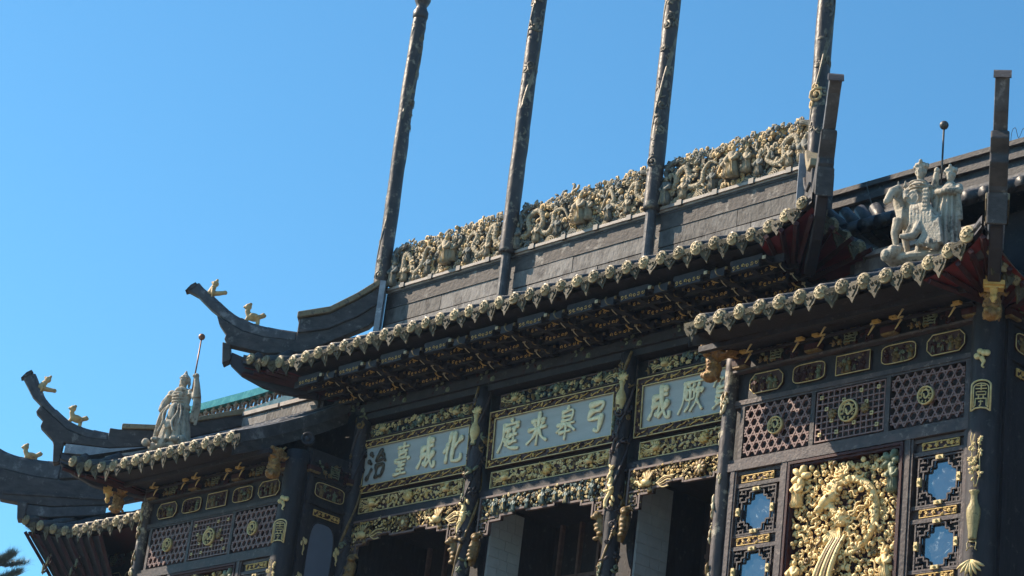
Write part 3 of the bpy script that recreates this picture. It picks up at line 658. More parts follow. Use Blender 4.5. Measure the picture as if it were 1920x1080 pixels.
for i in range(-6, 7):
    for j in range(-4, 5):
        x, z = i*cs*.94, j*cs*.86
        if (i+j) % 2: a, b = (x-cs*.9, z), (x+cs*.9, z)
        else: a, b = (x, z-cs*.85), (x, z+cs*.85)
        a = (max(-.56, min(.56, a[0])), max(-.35, min(.35, a[1]))); b = (max(-.56, min(.56, b[0])), max(-.35, min(.35, b[1])))
        if abs(a[0]-b[0])+abs(a[1]-b[1]) > .02: bar(lk, a, b, .019, -.03-.002*((i+j) % 2)-.0007*(i % 2), 0)
for i in range(-5, 6):
    for j in range(-3, 4):
        if (i*3+j*5) % 7 == 0 or (abs(i) == 5 and abs(j) == 3): bar(lk, (i*cs*.94-.025, j*cs*.86), (i*cs*.94+.025, j*cs*.86), .05, -.052, -.036, 1); bar(lk, (i*cs*.94-.011, j*cs*.86), (i*cs*.94+.011, j*cs*.86), .022, -.06, -.0525, 2)
for sg in (-1, 1): flower(lk, sg*.27, 0, .075, -.04, 2, 2, 8)
KEYWORK = lk.data('lattice', ['lattice', 'gold_pale', 'gold_dark'])
def medal(r, seed):
    mb = M(); rr = random.Random(seed)
    mb.lathe([(r*.99, -.03), (r*1.02, .01), (r*.95, .03), (r*.86, .02), (r*.84, -.02)], 28, 0, axis='y')
    mb.lathe([(r*.84, -.03), (r*.84, -.005), (.001, -.004)], 24, 1, axis='y')
    dragon(mb, [(-.5*r, -.3*r), (-.3*r, .45*r), (.25*r, .5*r), (.45*r, 0), (.1*r, -.35*r), (-.1*r, 0)], r*.1, 0, 0, -.01, scales=False, n=5)
    for q in range(9): a = q*.7; curl(mb, .66*r*math.cos(a), .66*r*math.sin(a), r*.13, r*.045, 1.2, a, (-1)**q, -.01, 0, 4, 7)
    return mb.data('medallion', ['gold_pale', 'dark'], True)
MED = [medal(.125, 1), medal(.155, 2), medal(.125, 3)]
def outline(kind):
    if kind == 'rect': return [(-.28, -.135), (.28, -.135), (.28, .135), (-.28, .135)]
    if kind == 'oct': return [(-.29, -.06), (-.21, -.14), (.21, -.14), (.29, -.06), (.29, .06), (.21, .14), (-.21, .14), (-.29, .06)]
    out = []
    for q in range(28):
        a = 2*math.pi*q/28; r = 1+.05*math.cos(4*a+math.pi); out.append((.285*r*math.copysign(abs(math.cos(a))**.65, math.cos(a)), .135*r*math.copysign(abs(math.sin(a))**.75, math.sin(a))))
    return out
def cartouche(kind, seed, sx=1.):
    rr = random.Random(seed); o = [(a*sx, b) for a, b in outline(kind)]; n_ = len(o)
    back = M(); back.prism(o, -.012, .02)
    fr = M()
    for i in range(n_):
        a, b = o[i], o[(i+1) % n_]; fr.tube([(a[0], -.02, a[1]), (b[0], -.02, b[1])], .0075, 5)
    c_ = M()
    for q in range(4): figure(c_, (-.18+.12*q+rr.uniform(-.03, .03))*sx, -.115, rr.uniform(.17, .22), rr.randrange(3), rr.randrange(3), .005)
    foliage(c_, .46*sx, .2, .07, rr, [0, 1, 2, 3], 0)
    return back.data('cartouche', ['panel_red']), fr.data('frame', ['gold_pale'], True), c_.data('carving', ['gold_dark', 'wood_red', 'gold_green', 'gold_dark'], True)
KINDS = ['oct', 'lobe', 'rect', 'lobe', 'oct']
CART = [cartouche(k_, 60+i) for i, k_ in enumerate(KINDS)]
SIDECART = cartouche('lobe', 77, 1.15)
pl_ = M(); pl_.box(-.275, .275, -.01, .02, -.045, .045, 1)
foliage(pl_, .55, .09, .055, random.Random(3), [0], -.012, r=1.1)
pl_.rect_frame(-.28, .28, -.052, .052, .01, -.03, -.0105, 0)
PLATE = pl_.data('carved_plate', ['gold', 'panel_red'])
def oct_(w_, h_, c): return [(-w_+c, -h_), (w_-c, -h_), (w_-c, -h_+c*.6), (w_-c*.55, -h_+c*.6), (w_-c*.55, -h_+c), (w_, -h_+c), (w_, h_-c), (w_-c*.55, h_-c), (w_-c*.55, h_-c*.6), (w_-c, h_-c*.6), (w_-c, h_), (-w_+c, h_), (-w_+c, h_-c*.6), (-w_+c*.55, h_-c*.6), (-w_+c*.55, h_-c), (-w_, h_-c), (-w_, -h_+c), (-w_+c*.55, -h_+c), (-w_+c*.55, -h_+c*.6), (-w_+c, -h_+c*.6)]
fr_ = M(); O = oct_(.255, .27, .13)
for i in range(len(O)): bar(fr_, O[i], O[(i+1) % len(O)], .02, -.03-.001*(i % 3), .0)
fr_.rect_frame(-.34, .34, -.325, .325, .022, -.034, 0)
for sx in (-1, 1):
    for sz in (-1, 1):
        for a, b in (((.33, .2), (.25, .2)), ((.2, .31), (.2, .24)), ((.27, .31), (.27, .25)), ((.33, .26), (.22, .255)), ((.29, .2), (.29, .14)), ((.33, .14), (.26, .145))):
            bar(fr_, (a[0]*sx, a[1]*sz), (b[0]*sx, b[1]*sz), .018, -.026-.0013*(a[0]*30 % 3), 0)
WINFRET = fr_.data('fretwork', ['wood_frame'])
WINGILT = []
for w_, h_ in ((.055, .024), (.024, .055)): go = M(); go.box(-w_, w_, -.05, -.005, -h_, h_); ball(go, 0, 0, .02, -.05); WINGILT.append(go.data('gilt_block', ['gold_pale']))
gp_ = M(); gp_.prism([(a*1.02, b*1.02) for a, b in oct_(.25, .265, .13)], .012, .02); PANE = gp_.data('pane', ['pane'])
# big gilt dragon panel
def gilt_panel():
    mb = M(); rr = random.Random(12); W_, H_ = 1.74, 2.3            # centre at (0,0); the upper two thirds show in the picture
    V = .30
    ring = [(.43*math.cos(a)+.1, V+.05+.50*math.sin(a)) for a in np.linspace(-2.3, 2.1, 10)]
    dragon(mb, ring+[(-.22, V+.30), (-.12, V+.12), (.0, V+.05)], .048, 0, 0, -.07)
    for q in range(20): wavy(mb, (.05+.004*q, V+.06-.022*q), (.26+.10*math.sin(q*1.9)-.006*q, V+.24-.045*q), .026, 1.6, .020, .009, -.085-.01*(q % 3), 0, 5, 14, q*1.3)        # mane
    mb.ell((-.02, -.10, V+.04), (.11, .08, .12), 0, 10, 7)
    for q in range(26): ball(mb, -.02+rr.uniform(-.09, .09), V+.04+rr.uniform(-.1, .1), .018, -.165, 0)
    mb.ell((-.24, -.13, V+.30), (.17, .08, .08), 0, 10, 6, roty(.6)); mb.ell((-.36, -.13, V+.20), (.09, .06, .05), 0, 8, 5, roty(.5))    # phoenix head
    mb.ell((-.20, -.2, V+.33), (.03, .02, .025), 1, 6, 4)
    for q in range(6): leaf(mb, -.14+.02*q, V+.34, .20+.02*q, .045, 1.2+.3*q, -.12, 0)
    for q in range(9): leaf(mb, -.10+.01*q, V-.10, .30, .05, -2.6+.16*q, -.11, 0)
    for q in range(5):
        Pq = spline([(-.10+.045*q, -.12, V-.20), (-.22+.05*q, -.16, V-.45), (-.36+.06*q, -.15, V-.75), (-.46+.08*q, -.12, V-1.15)], 16); mb.tube(Pq, np.linspace(.026, .042, len(Pq)), 6, 1 if q % 2 else 0)
    mb.ell((-.08, -.08, V+.58), (.09, .06, .11), 0, 9, 6)                                                             # pearl with flame
    for q in range(4): wavy(mb, (-.15+.05*q, V+.62), (-.18+.07*q, V+.80), .02, 1.5, .028, .01, -.09, 0)
    for z_ in (.52, .56, .605, .65): mb.tube([(-.15, -.13, V+z_), (-.08, -.155, V+z_-.012), (-.01, -.13, V+z_)], .012, 5, 0)
    for dd, lo, hi, y0 in ((.060, .030, .044, .0), (.088, .034, .056, -.035)):
        for (u, v) in scatter(W_-.08, H_-.08, dd, rr):
            rad = math.hypot((u-.08)/.40, (v-V-.03)/.46)
            if y0 < 0 and rad < .72: continue
            if rad < .8 and rr.random() < .1: continue
            q = rr.random(); s_ = rr.uniform(lo, hi); y = y0-rr.uniform(0, .04)-(.06 if .8 < rad < 1.25 and y0 < 0 else 0); k = 0 if rr.random() < .93 else 1
            if q < .40: curl(mb, u, v, s_, s_*.36, 1.25, rr.uniform(0, 6), rr.choice((-1, 1)), y, k, 6, 10)
            elif q < .66: ball(mb, u, v, s_*.78, y-.015, k); curl(mb, u, v, s_*.62, s_*.2, 1.2, rr.uniform(0, 6), 1, y-.035, k, 5, 9)
            elif q < .78:
                for j in range(3): leaf(mb, u, v, s_*1.7, s_*.6, rr.uniform(0, 6), y-.02, k)
            else: wavy(mb, (u, v), (u+rr.uniform(-.17, .17), v+rr.uniform(-.17, .17)), .03, 1, s_*.42, s_*.28, y-.02, k, 6, 9)
    for sx in (-1, 1):
        figure(mb, sx*.74, -.55, .42, 0, 0, -.05); figure(mb, sx*.78, .58, .42, 0 if sx < 0 else 2, 2 if sx > 0 else 0, -.05)  # upper right figure in darker green gold: eave shade put into the colour
        for q in range(5): leaf(mb, sx*.74, 1.0, .18, .1, q*1.2, -.07, 2 if sx > 0 else 0)  # right spray also in green gold, as painted shade
    mb.v = [np.stack([np.clip(q[:, 0], -.868, .868), q[:, 1]*1.1, np.clip(q[:, 2], -1.17, 1.165)], 1) for q in mb.v]
    return mb.data('gilt_carving', ['gold_bright', 'gold_dark', 'gold_green'], True)
GILT = gilt_panel()
# bracket band pieces
tz = M(); tz.prism([(-.13, .05), (.13, .05), (.115, -.03), (-.115, -.03)], -.10, .02, 0); tz.prism([(-.115, -.031), (.115, -.031), (.105, -.06), (-.105, -.06)], -.095, .02, 1)
TRAP = tz.data('bracket_block', ['wood_red', 'gold_dark'])
sp_ = M(); rr = random.Random(8); foliage(sp_, .72, .24, .085, rr, [0, 0, 1, 2], 0, r=1.1)
for z_ in (-.08, -.04, 0, .04, .08): wavy(sp_, (-.08, z_), (.08, z_), .006, 2, .010, .010, -.06, 2, 4, 8)
for sg in (-1, 1): wavy(sp_, (sg*.09, -.1), (sg*.09, .1), .006, 2, .010, .010, -.06, 2, 4, 8)
SPRAY = sp_.data('carved_spray', ['wood_red', 'gold_dark', 'gold_green'], True)
hk = M(); hk.tube(spline([(.09, -.02, .07), (.085, -.05, .02), (.05, -.05, -.03), (.0, -.03, -.06)], 9), np.linspace(.018, .007, 10), 5); hk.box(.04, .13, -.05, .0, .068, .095)
HOOK = hk.data('gilt_hook', ['gold_pale'])
gb_ = M(); gb_.box(-.05, .05, -.05, .03, -.018, .018); GBLK = gb_.data('gilt_block', ['gold'])
# corbel: gilt dragon head with curling neck
cb = M(); cb.tube(spline([(.0, .35, .22), (.02, .12, .18), (.0, -.08, .02), (.03, -.05, -.17), (.0, -.16, -.26)], 24), np.interp(np.linspace(0, 1, 25), [0, .5, .8, 1], [.09, .10, .12, .09]), 10)
cb.ell((0, -.02, .16), (.13, .17, .10)); cb.ell((0, -.15, .19), (.085, .13, .05)); cb.ell((0, -.16, .09), (.075, .10, .035)); cb.ell((0, -.26, .22), (.05, .05, .045))
for sg in (-1, 1): cb.ell((sg*.08, -.06, .24), .045); cb.tube([(sg*.07, .0, .22), (sg*.12, .08, .33), (sg*.1, .18, .36)], [.03, .022, .01], 6); cb.tube([(sg*.1, 0, .12), (sg*.18, .06, .1), (sg*.22, .1, .16)], [.035, .03, .012], 6)
for q in range(9): cb.ell((.09*math.sin(q*2.4), -.13+.02*math.cos(q*3), -.05-.028*q), (.05, .05, .03))
cb.ell((0, -.1, -.24), (.14, .13, .09)); cb.ell((.05, -.2, -.26), (.05, .05, .05)); cb.ell((-.06, -.2, -.22), (.045, .05, .05))
rr = random.Random(77)
for q in range(60): a = rr.uniform(0, 6.28); z_ = rr.uniform(-.3, .25); cb.ell((.11*math.cos(a), -.05+.12*math.sin(a), z_), rr.uniform(.018, .035), 0, 6, 4)
CORBEL = remeshed('dragon_corbel', cb, .010, 0); CORBEL.materials.append(MATS['corbel'])
cb2 = CORBEL.copy(); cb2.materials.clear(); cb2.materials.append(MATS['corbel'])
CORBELS = [CORBEL, cb2]
# seal emblem of the corner columns
def emblem():
    mb = M(); k = 0
    arch = [(-.12, -.20), (-.12, .13)]+[(-.12*math.cos(a), .13+.07*math.sin(a)) for a in np.linspace(.3, math.pi-.3, 7)]+[(.12, .13), (.12, -.20)]
    for t_, y in ((1, -.0), (.78, -.005)):
        mb.tube([(a*t_, y, b*(t_+.02)) for a, b in arch], .013 if t_ == 1 else .008, 5)
    mb.tube([(-.12, 0, -.20), (-.07, 0, -.165), (0, 0, -.155), (.07, 0, -.165), (.12, 0, -.20)], .012, 5)
    for s_ in (((-.06, .13), (.06, .13)), ((0, .16), (0, .07)), ((-.07, .09), (.07, .09)), ((-.05, .05), (.05, .05)), ((-.06, .05), (-.06, .01), (.06, .01), (.06, .05)), ((-.03, .0), (-.03, -.04)), ((.03, .0), (.03, -.04)), ((-.07, -.04), (.07, -.04)), ((-.07, -.04), (-.07, -.13), (-.09, -.15)), ((.07, -.04), (.07, -.13), (.09, -.15)), ((0, -.06), (0, -.12), (-.02, -.14)), ((-.03, -.08), (.03, -.08))):
        mb.tube([(a, -.004, b) for a, b in s_], .0085, 4)
    return mb.data('seal_emblem', ['gold_pale'], True)
EMB = emblem()
ov = M(); ov.lathe([(.075, -.34), (.085, -.32), (.085, -.25), (.115, -.10), (.135, .02), (.13, .10), (.08, .18), (.062, .25), (.068, .31), (.10, .345), (.10, .36), (.02, .36)], 16, 0); ov.v = [q*np.array([1, .55, 1]) for q in ov.v]
ov.tube([(-.06, .0, -.36), (-.09, -.02, -.40), (-.07, -.02, -.48), (-.10, -.02, -.50)], .012, 5); ov.tube([(.06, .0, -.36), (.09, -.02, -.40), (.07, -.02, -.48), (.10, -.02, -.50)], .012, 5); ov.tube([(-.08, 0, -.37), (.08, 0, -.37)], .014, 5); ov.tube([(-.07, 0, -.46), (0, -.02, -.44), (.07, 0, -.46)], .008, 5)
VASE = ov.data('gilt_vase', ['vase_gold'], True)
br = M()
for s_ in (((.0, 0), (-.03, .25), (-.05, .5), (-.02, .68)), ((.02, 0), (.06, .18), (.05, .42)), ((-.03, .28), (.03, .42), (.04, .55)), ((-.04, .5), (-.07, .62), (-.06, .7))):
    br.tube(spline([(a, -.01, b) for a, b in s_], 12), .007, 4)
rr = random.Random(4)
for q in range(16): flower(br, rr.uniform(-.08, .08), rr.uniform(.12, .70), rr.uniform(.02, .04), -.015, 0, 0, 5, rr.uniform(0, 6))
for q in range(10): leaf(br, rr.uniform(-.08, .08), rr.uniform(.1, .65), .06, .03, rr.uniform(0, 6), -.012, 0)
BRANCH = br.data('gilt_branch', ['gold_pale'], True)
sc_ = M(); rr = random.Random(5)
for q in range(7): ball(sc_, rr.uniform(-.07, .07), rr.uniform(-.07, .07), rr.uniform(.025, .045), 0, 0)
wavy(sc_, (0, -.05), (.03, -.16), .02, 1, .025, .01, -.02, 0)
KNOT = sc_.data('gilt_cloud', ['gold_pale'], True)
bmb = M()
for q in range(7): leaf(bmb, 0, 0, .2, .045, -2.6+q*.36, -.01, 0)
bmb.tube([(0, 0, -.4), (.02, 0, 0)], .009, 4); BAMBOO = bmb.data('gilt_bamboo', ['gold_pale'], True)

HIP_W = [('hip_ridge', [(.4, 2.40), (.34, 2.27), (.5, 2.14), (.47, 2.01), (.72, 1.81), (.75, 1.75), (.96, 1.77), (1.77, 1.80), (2.56, 1.97), (4.07, 2.6), (4.07, 2.84), (3.91, 2.78), (3.26, 2.54), (2.59, 2.27), (1.87, 2.18), (1.71, 2.18), (1.71, 1.945), (1.35, 1.925), (.94, 2.035)], .22, 'ridge'),
         ('ridge_blade', [(-.02, 2.89), (.05, 2.95), (.12, 2.98), (.2, 2.86), (.3, 2.68), (.47, 2.47), (.86, 2.2), (1.05, 2.12), (1.28, 2.06), (1.70, 2.04), (1.70, 1.95), (1.35, 1.93), (.94, 2.04), (.48, 2.36), (.22, 2.56)], .17, 'lead'),
         ('cap_tile', [(1.92, 2.19), (1.92, 2.29), (2.59, 2.37), (3.26, 2.64), (3.91, 2.88), (4.07, 2.95), (4.07, 2.82), (3.26, 2.55), (2.59, 2.275)], .30, 'cap_tile'),
         ('lead_flashing', [(.98, 1.765), (1.77, 1.795), (2.56, 1.965), (4.0, 2.56), (4.0, 2.40), (2.56, 1.82), (1.77, 1.62), (.98, 1.58)], .20, 'lead_bright'),
         ('end_board', [(.76, 1.76), (.94, 1.785), (.93, 1.40), (.82, 1.36)], .24, 'ridge'),
         ('corner_beam', [(.95, 1.6), (.95, 1.38), (1.2, 1.22), (1.6, 1.06), (2.0, 1.0), (2.6, .98), (2.6, 1.25), (1.6, 1.45)], .16, 'roof_under')]

def w_e(ax):
    t = max(0, (ax-8.7)/1.3); return (ax, -1.15-.33*t*t, 1.215+.26*t*t)
def w_hip_y(ax): return -1.5+(10.05-ax)/.587*.81             # hip line in plan
def w_top(ax):
    e = w_e(ax); y = min(1.1, w_hip_y(ax)); y = max(y, e[1]+.1); return (ax, y, e[2]+.56*(y-e[1]))
def wing(sg):
    c = 7.0*sg; right = sg > 0
    root = empty('pavilion_wing', (c, 0, GROUND), 'projecting pavilion wing nearest the camera with sunlit gilt dragon panel and blue window panes' if right else 'projecting far pavilion wing behind the columns with the warrior statue on its eave', 'pavilion wing', 'blocks of the dark wooden pavilion')
    O = root.location
    def A(name, mb, mats, parent=None, **kw):
        if parent is None: kw['loc'] = -O
        return build(name, mb, mats, parent or root, **kw)
    def Q(name, me, x, y, z, parent=None, **kw):             # place shared mesh; x relative to wing centre
        return put(name, me, parent or root, loc=(x, y, z-O.z) if parent is None else (x, y, z), **kw)
    w = M(); w.box(c-2.2, c+2.2, .16, .4, GROUND, 1.3); w.box(c-2.2, c+2.2, .02, .16, .47, 1.3)
    A('wall', w, 'wood')
    # rails and stiles
    rl = M(); rl.box(c-2.05, c+2.05, -.035, .159, .40, .468); rl.box(c-2.05, c+2.05, -.02, .159, .37, .397)
    rl.box(c-2.05, c+2.05, -.07, .159, -.56, -.45); rl.box(c-2.05, c+2.05, -.035, .159, -.447, -.385); rl.box(c-2.05, c+2.05, -.09, .02, .872, .905)
    A('rail', rl, 'wood_frame')
    for x in (-1.86, -.62, .62, 1.86):
        mb = M(); mb.box(c+x-.035, c+x+.035, -.03, .159, -.384, .369); A('mullion', mb, 'wood_frame')
    for x in (-1.92, -1.01, 1.01, 1.92):
        wd = .075 if abs(x) < 1.5 else .06
        mb = M(); mb.box(c+x-wd, c+x+wd, -.05, .159, -6, -.561); mb.box(c+x-wd*.5, c+x+wd*.5, -.062, -.0505, -6, -.5605); A('stile', mb, 'wood_frame')
    # lattice windows
    for i in (-1, 0, 1):
        bk = M(); bk.box(-.58, .58, .10, .15, -.38, .365); lw_ = Q('lattice_window', bk.data('lattice_window', ['wood_frame']), 1.2389*i, 0, 0)
        put('lattice', KEYWORK if i == 0 else LATTICE, lw_, loc=(0, .01, 0)); put('medallion', MED[i+1], lw_, loc=(0, -.05, 0))
    # cartouches
    for i in range(5):
        bk, fr, cv = CART[i]; q = Q('cartouche', bk, (i-2)*.744, .0, .679); put('frame', fr, q); put('carving', cv, q)
    # bracket band
    for x in (-1.9, -.62, .65, 1.93): Q('bracket_block', TRAP, x, -.06, .97)
    for x in (-1.25, .02, 1.3):
        Q('carved_spray', SPRAY, x, -.08, 1.02)
        for dx in (-.42, .42): Q('gilt_hook', HOOK, x+dx-.08, -.16, 1.0)
        for dx in (-.5, .5): Q('gilt_block', GBLK, x+dx, -.22, 1.085)
    for x in (-1.58, -.3, .97): Q('gilt_hook', HOOK, x, -.34, 1.06); Q('gilt_block', GBLK, x+.3, -.42, 1.125)
    mb = M(); mb.box(c-2., c+2., -.2, -.14, 1.055, 1.085); mb.box(c-2., c+2., -.42, -.36, 1.10, 1.125); mb.box(c-2.2, c+2.2, -.66, -.58, 1.02, 1.10); A('purlin', mb, 'wood')
    # gilt panel
    gf = M(); gf.rect_frame(-.94, .94, -3.0, -.575, .035, -.075, .15); gf.rect_frame(-.90, .90, -2.95, -.615, .03, -.05, .15); gf.box(-.9, .9, .1, .159, -2.97, -.6)
    pn_ = Q('gilt_panel', gf.data('gilt_panel', ['wood_red']), 0, 0, 0)
    put('gilt_carving', GILT, pn_, loc=(0, .09, -1.79))
    # windows
    for x in (-1.4956, 1.4956):
        for z in (-1.148, -1.979, -2.81):
            bk = M(); bk.box(-.36, .36, .06, .15, -.34, .34); ww = Q('window', bk.data('window', ['dark']), x, 0, z)
            put('pane', PANE, ww, loc=(0, .02, 0)); put('fretwork', WINFRET, ww, loc=(0, .01, 0)); [put('gilt_block', WINGILT[k_], ww, loc=(dx_, 0, dz_)) for k_, dx_, dz_ in ((0, 0, .295), (0, 0, -.295), (1, .30, 0), (1, -.30, 0))]
        for z in (-.685, -1.565, -2.39): 
            Q('carved_plate', PLATE, x, .0, z); mb = M(); mb.box(c+x-.42, c+x+.42, -.03, .15, z-.12, z-.065); mb.box(c+x-.42, c+x+.42, -.02, .15, z+.065, z+.115); mb.box(c+x-.42, c+x+.42, .025, .15, z-.064, z+.064); A('cross_rail', mb, 'wood_frame')
    # corner columns
    cl = M(); zs = np.linspace(GROUND, 1.25, 50); cl.tube(np.stack([np.zeros(50), np.zeros(50), zs], 1), .105, 14); col = build('corner_column', cl, 'worn_column', root, smooth=True, loc=(-2.12, -.01, -O.z))
    o = M(); rr = random.Random(21+sg)
    for q in range(22):
        z_ = rr.uniform(-3.0, .75); sub = M(); s_ = rr.uniform(.05, .11)
        for j in range(3): leaf(sub, rr.uniform(-.03, .03), rr.uniform(-.08, .08), s_*1.6, s_*.5, rr.choice((1.57, -1.57))+rr.uniform(-.5, .5), 0, rr.randrange(2))
        if rr.random() < .5: curl(sub, 0, 0, s_*.7, s_*.2, 1.2, rr.uniform(0, 6), 1, 0, 0, 5, 8)
        o.merge(sub, Matrix.Translation((0, 0, z_))@Matrix.Rotation(rr.uniform(-1.2, .1), 4, 'Z')@Matrix.Translation((0, -.10, 0)))
    build('gilt_vine', o, ['cream', 'gold_dark'], col, smooth=True)
    cl = M(); cl.tube(np.stack([np.zeros(50), np.zeros(50), zs], 1), .20, 20); col = build('corner_column', cl, 'wood', root, smooth=True, loc=(2.1, .03, -O.z))
    for nm, me, z, a in (('gilt_cloud', KNOT, .32, .35), ('seal_emblem', EMB, -.20, .35), ('gilt_branch', BRANCH, -1.38, .2), ('gilt_vase', VASE, -1.74, .2), ('gilt_bamboo', BAMBOO, -2.3, .2)):
        rr_ = .21
        put(nm, me, col, loc=(rr_*math.sin(a), -rr_*math.cos(a), z), rz=a, scale=(.68, .7, .88) if nm == 'gilt_vase' else None)
    # corbels
    for x in (-2.08*1, 2.45) if right else (-2.45, 2.08): Q('dragon_corbel', CORBELS[1 if x > 0 else 0], x, -.39, .93, rz=.5 if x > 0 else -.5, scale=(.85, .85, .92))
    # side face towards the right
    x = 2.2; y1 = 1.5 if not right else 3.2
    mb = M(); mb.box(c+x, c+x+.06, .12, y1, GROUND, 1.35); sw = A('return_wall', mb, 'wood')
    mb = M()
    for z0, z1 in ((.40, .46), (.88, .92), (1.12, 1.2), (-6, -5.9)): mb.box(c+x+.061, c+x+.11, .2, y1, z0, z1)
    for y in (.22, 1.16, 2.1, 3.1):
        if y < y1: mb.box(c+x+.0605, c+x+.10, y-.05, y+.05, -6, 1.3)
    A('rail', mb, 'wood')
    for y in ([.66] if not right else [.66, 1.65]):
        bk, fr, cv = SIDECART; q = Q('cartouche', bk, x+.075, y, .68, rz=math.pi/2); put('frame', fr, q); put('carving', cv, q)
        Q('carved_plate', PLATE, x+.075, y, .27, rz=math.pi/2); Q('carved_spray', SPRAY, x+.1, y, 1.03, rz=math.pi/2)
        Q('bracket_block', TRAP, x+.07, y-.42, .98, rz=math.pi/2); Q('bracket_block', TRAP, x+.07, y+.42, .98, rz=math.pi/2)
        bk = M(); o_ = [(.26*math.copysign(abs(math.cos(a))**.6, math.cos(a)), .62*math.copysign(abs(math.sin(a))**.5, math.sin(a))) for a in np.linspace(0, 2*math.pi, 25)[:-1]]
        bk.prism(o_, -.01, .01)
        if not right:
            q = Q('pane', bk.data('pane', ['blind']), x+.075, y-.02, -.50, rz=math.pi/2)
            fr2 = M(); fr2.tube([(a*1.04, -.012, b*1.03) for a, b in o_+o_[:1]], .014, 5); put('frame', fr2.data('frame', ['wood']), q)
            for z in (-.3, -.9):
                for s_ in (-1, 1): Q('gilt_cloud', KNOT, x+.075, y-.02+s_*.36, z, rz=math.pi/2, scale=(.7, .7, 1.2))
    if not right:
        mb = M(); mb.lathe([(.12, -.02), (.12, .02), (.085, .03), (.08, .01), (.045, .012), (.03, .03), (.001, .03)], 20, 0, axis='y'); Q('round_boss', mb.data('round_boss', ['wood'], True), 2.27, .05, 1.47, rz=.9)
    # roof
    def e(ax): q = w_e(ax); return (sg*q[0], q[1], q[2])
    def tp(ax): q = w_top(ax); return (sg*q[0], q[1], q[2])
    xs = np.linspace(5.06, 10.02, 30)
    rf = M(); rf.grid([[np.array(e(x))*(1-t)+np.array(tp(x))*t-np.array([0, 0, .25*t*(1-t)+.035]) for t in np.linspace(0, 1, 7)] for x in xs])
    rf.grid([[(sg*10.02, -1.48, 1.42), (sg*8.2, 1.1, 2.45)], [(sg*9.75, 0., 1.15), (sg*8.2, 1.6, 2.45)], [(sg*9.75, 4., 1.15), (sg*8.2, 4., 2.45)]])
    ROOF = A('roof', rf, 'tile')
    dx = [5.26+SP*k_ for k_ in range(14)]
    eave_row(ROOF, e, dx if right else dx, tp)
    put('drip_tile', DRIP, ROOF, loc=np.array(e(5.10))+np.array([0, 0, -.035]), rot=(.16, 0, 0))
    strip(ROOF, 'eave_board', [e(x) for x in xs], -.10, .05, 'roof_under', .03)
    if right:
        def side(y): t = max(0, (.2-y)/1.6); return (9.72+.25*t*t, y, 1.16+.22*t*t)
        eave_row(ROOF, side, [-1.05+SP*k_ for k_ in range(9)], lambda y: (max(8.3, 9.7-max(.15, (y+1.4)*.7)), y, 1.2+.5*max(.15, (y+1.4)*.7)), rz=math.pi/2)
    # verge towards the centre
    vg = M(); pv = [np.array(e(5.05))*(1-t)+np.array(tp(5.05))*t-np.array([0, 0, .25*t*(1-t)]) for t in np.linspace(0, 1, 8)]
    vg.grid([[q+np.array([dx_, 0, dz]) for dx_, dz in ((0, -.14), (0, .08), (sg*.12, .10), (sg*.12, -.14), (0, -.14))] for q in pv])
    A('verge', vg, 'lead', ROOF)
    vg = M(); vg.grid([[q+np.array([dx_, 0, dz]) for dx_, dz in ((sg*.02, -.34), (sg*.02, -.141), (sg*.1, -.141), (sg*.1, -.34), (sg*.02, -.34))] for q in pv]); A('verge_board', vg, 'ridge', ROOF)
    sf = M(); sf.grid([[(e(x)[0]*(1-t)+sg*min(x, 9.2)*t, e(x)[1]*(1-t)+.1*t+.05, (e(x)[2]-.15)*(1-t)+1.16*t) for t in (0, .2, .6, 1)] for x in xs]); A('soffit', sf, 'wood')
    # corner: painted soffit, rafters
    for outer in (1,):
        c_ = M(); P = []
        for t in np.linspace(0, 1, 8): a = np.array(e(8.9+1.1*t))+np.array([0, .06, -.165]); b = np.array([sg*9.15, -.05, 1.10]); P.append([a*(1-q)+b*q for q in (0, .5, 1)])
        for t in np.linspace(0, 1, 8)[1:]: a = np.array([sg*(10.-.26*t), -1.42+1.9*t, 1.32-.26*t]); b = np.array([sg*9.15, -.05+.6*t, 1.10]); P.append([a*(1-q)+b*q for q in (0, .5, 1)])
        c_.grid(P); A('corner_soffit', c_, 'red_paint')
        for q in range(9):
            t = q/8; a = np.array(e(9.0+min(1, 2*t)))+np.array([0, .08, -.2]) if t <= .5 else np.array([sg*(9.97-.4*(t-.5)), -1.4+3.*(t-.5), 1.25-.3*(t-.5)])
            mb = M(); mb.tube([a, (sg*9.2, -.05+.5*max(0, t-.5), 1.06)], [.04, .05], 4); A('rafter', mb, 'wood_red')
    hp = hip(root, (sg*10.72, -2.13, 2.93), (-sg*.587, .81), HIP_W)
    mb = M(); z = -2.93
    mb.box(1.84, 1.98, -.12, .12, .97+z, 1.0+z); mb.box(1.80, 1.95, -.13, .13, 1.001+z, 1.06+z); mb.box(1.86, 1.96, -.105, -.085, 1.061+z, 1.16+z); mb.box(1.86, 1.96, .085, .105, 1.061+z, 1.16+z); mb.tube([(1.9, 0, .97+z), (1.9, 0, .90+z), (1.9, 0, .86+z)], [.06, .035, .05], 8); mb.tube([(1.9, 0, .86+z), (1.9, 0, .80+z)], [.05, .02], 8)
    build('gilt_collar', mb, 'gold', hp)
    # low parapet on top
    pp = M(); pp.box(min(sg*5.9, sg*8.3), max(sg*5.9, sg*8.3), 1.12, 1.4, 2.2, 2.86); pr = A('parapet', pp, 'ridge')
    a, b = sorted((sg*6.0, sg*8.25)); n_ = 3
    for q in range(n_):
        mb = M(); mb.box(a+(b-a)*q/n_+.006, a+(b-a)*(q+1)/n_-.006, 1.09-.004*q, 1.1199, 2.45, 2.75); build('stone_block', mb, 'parapet_light', pr)
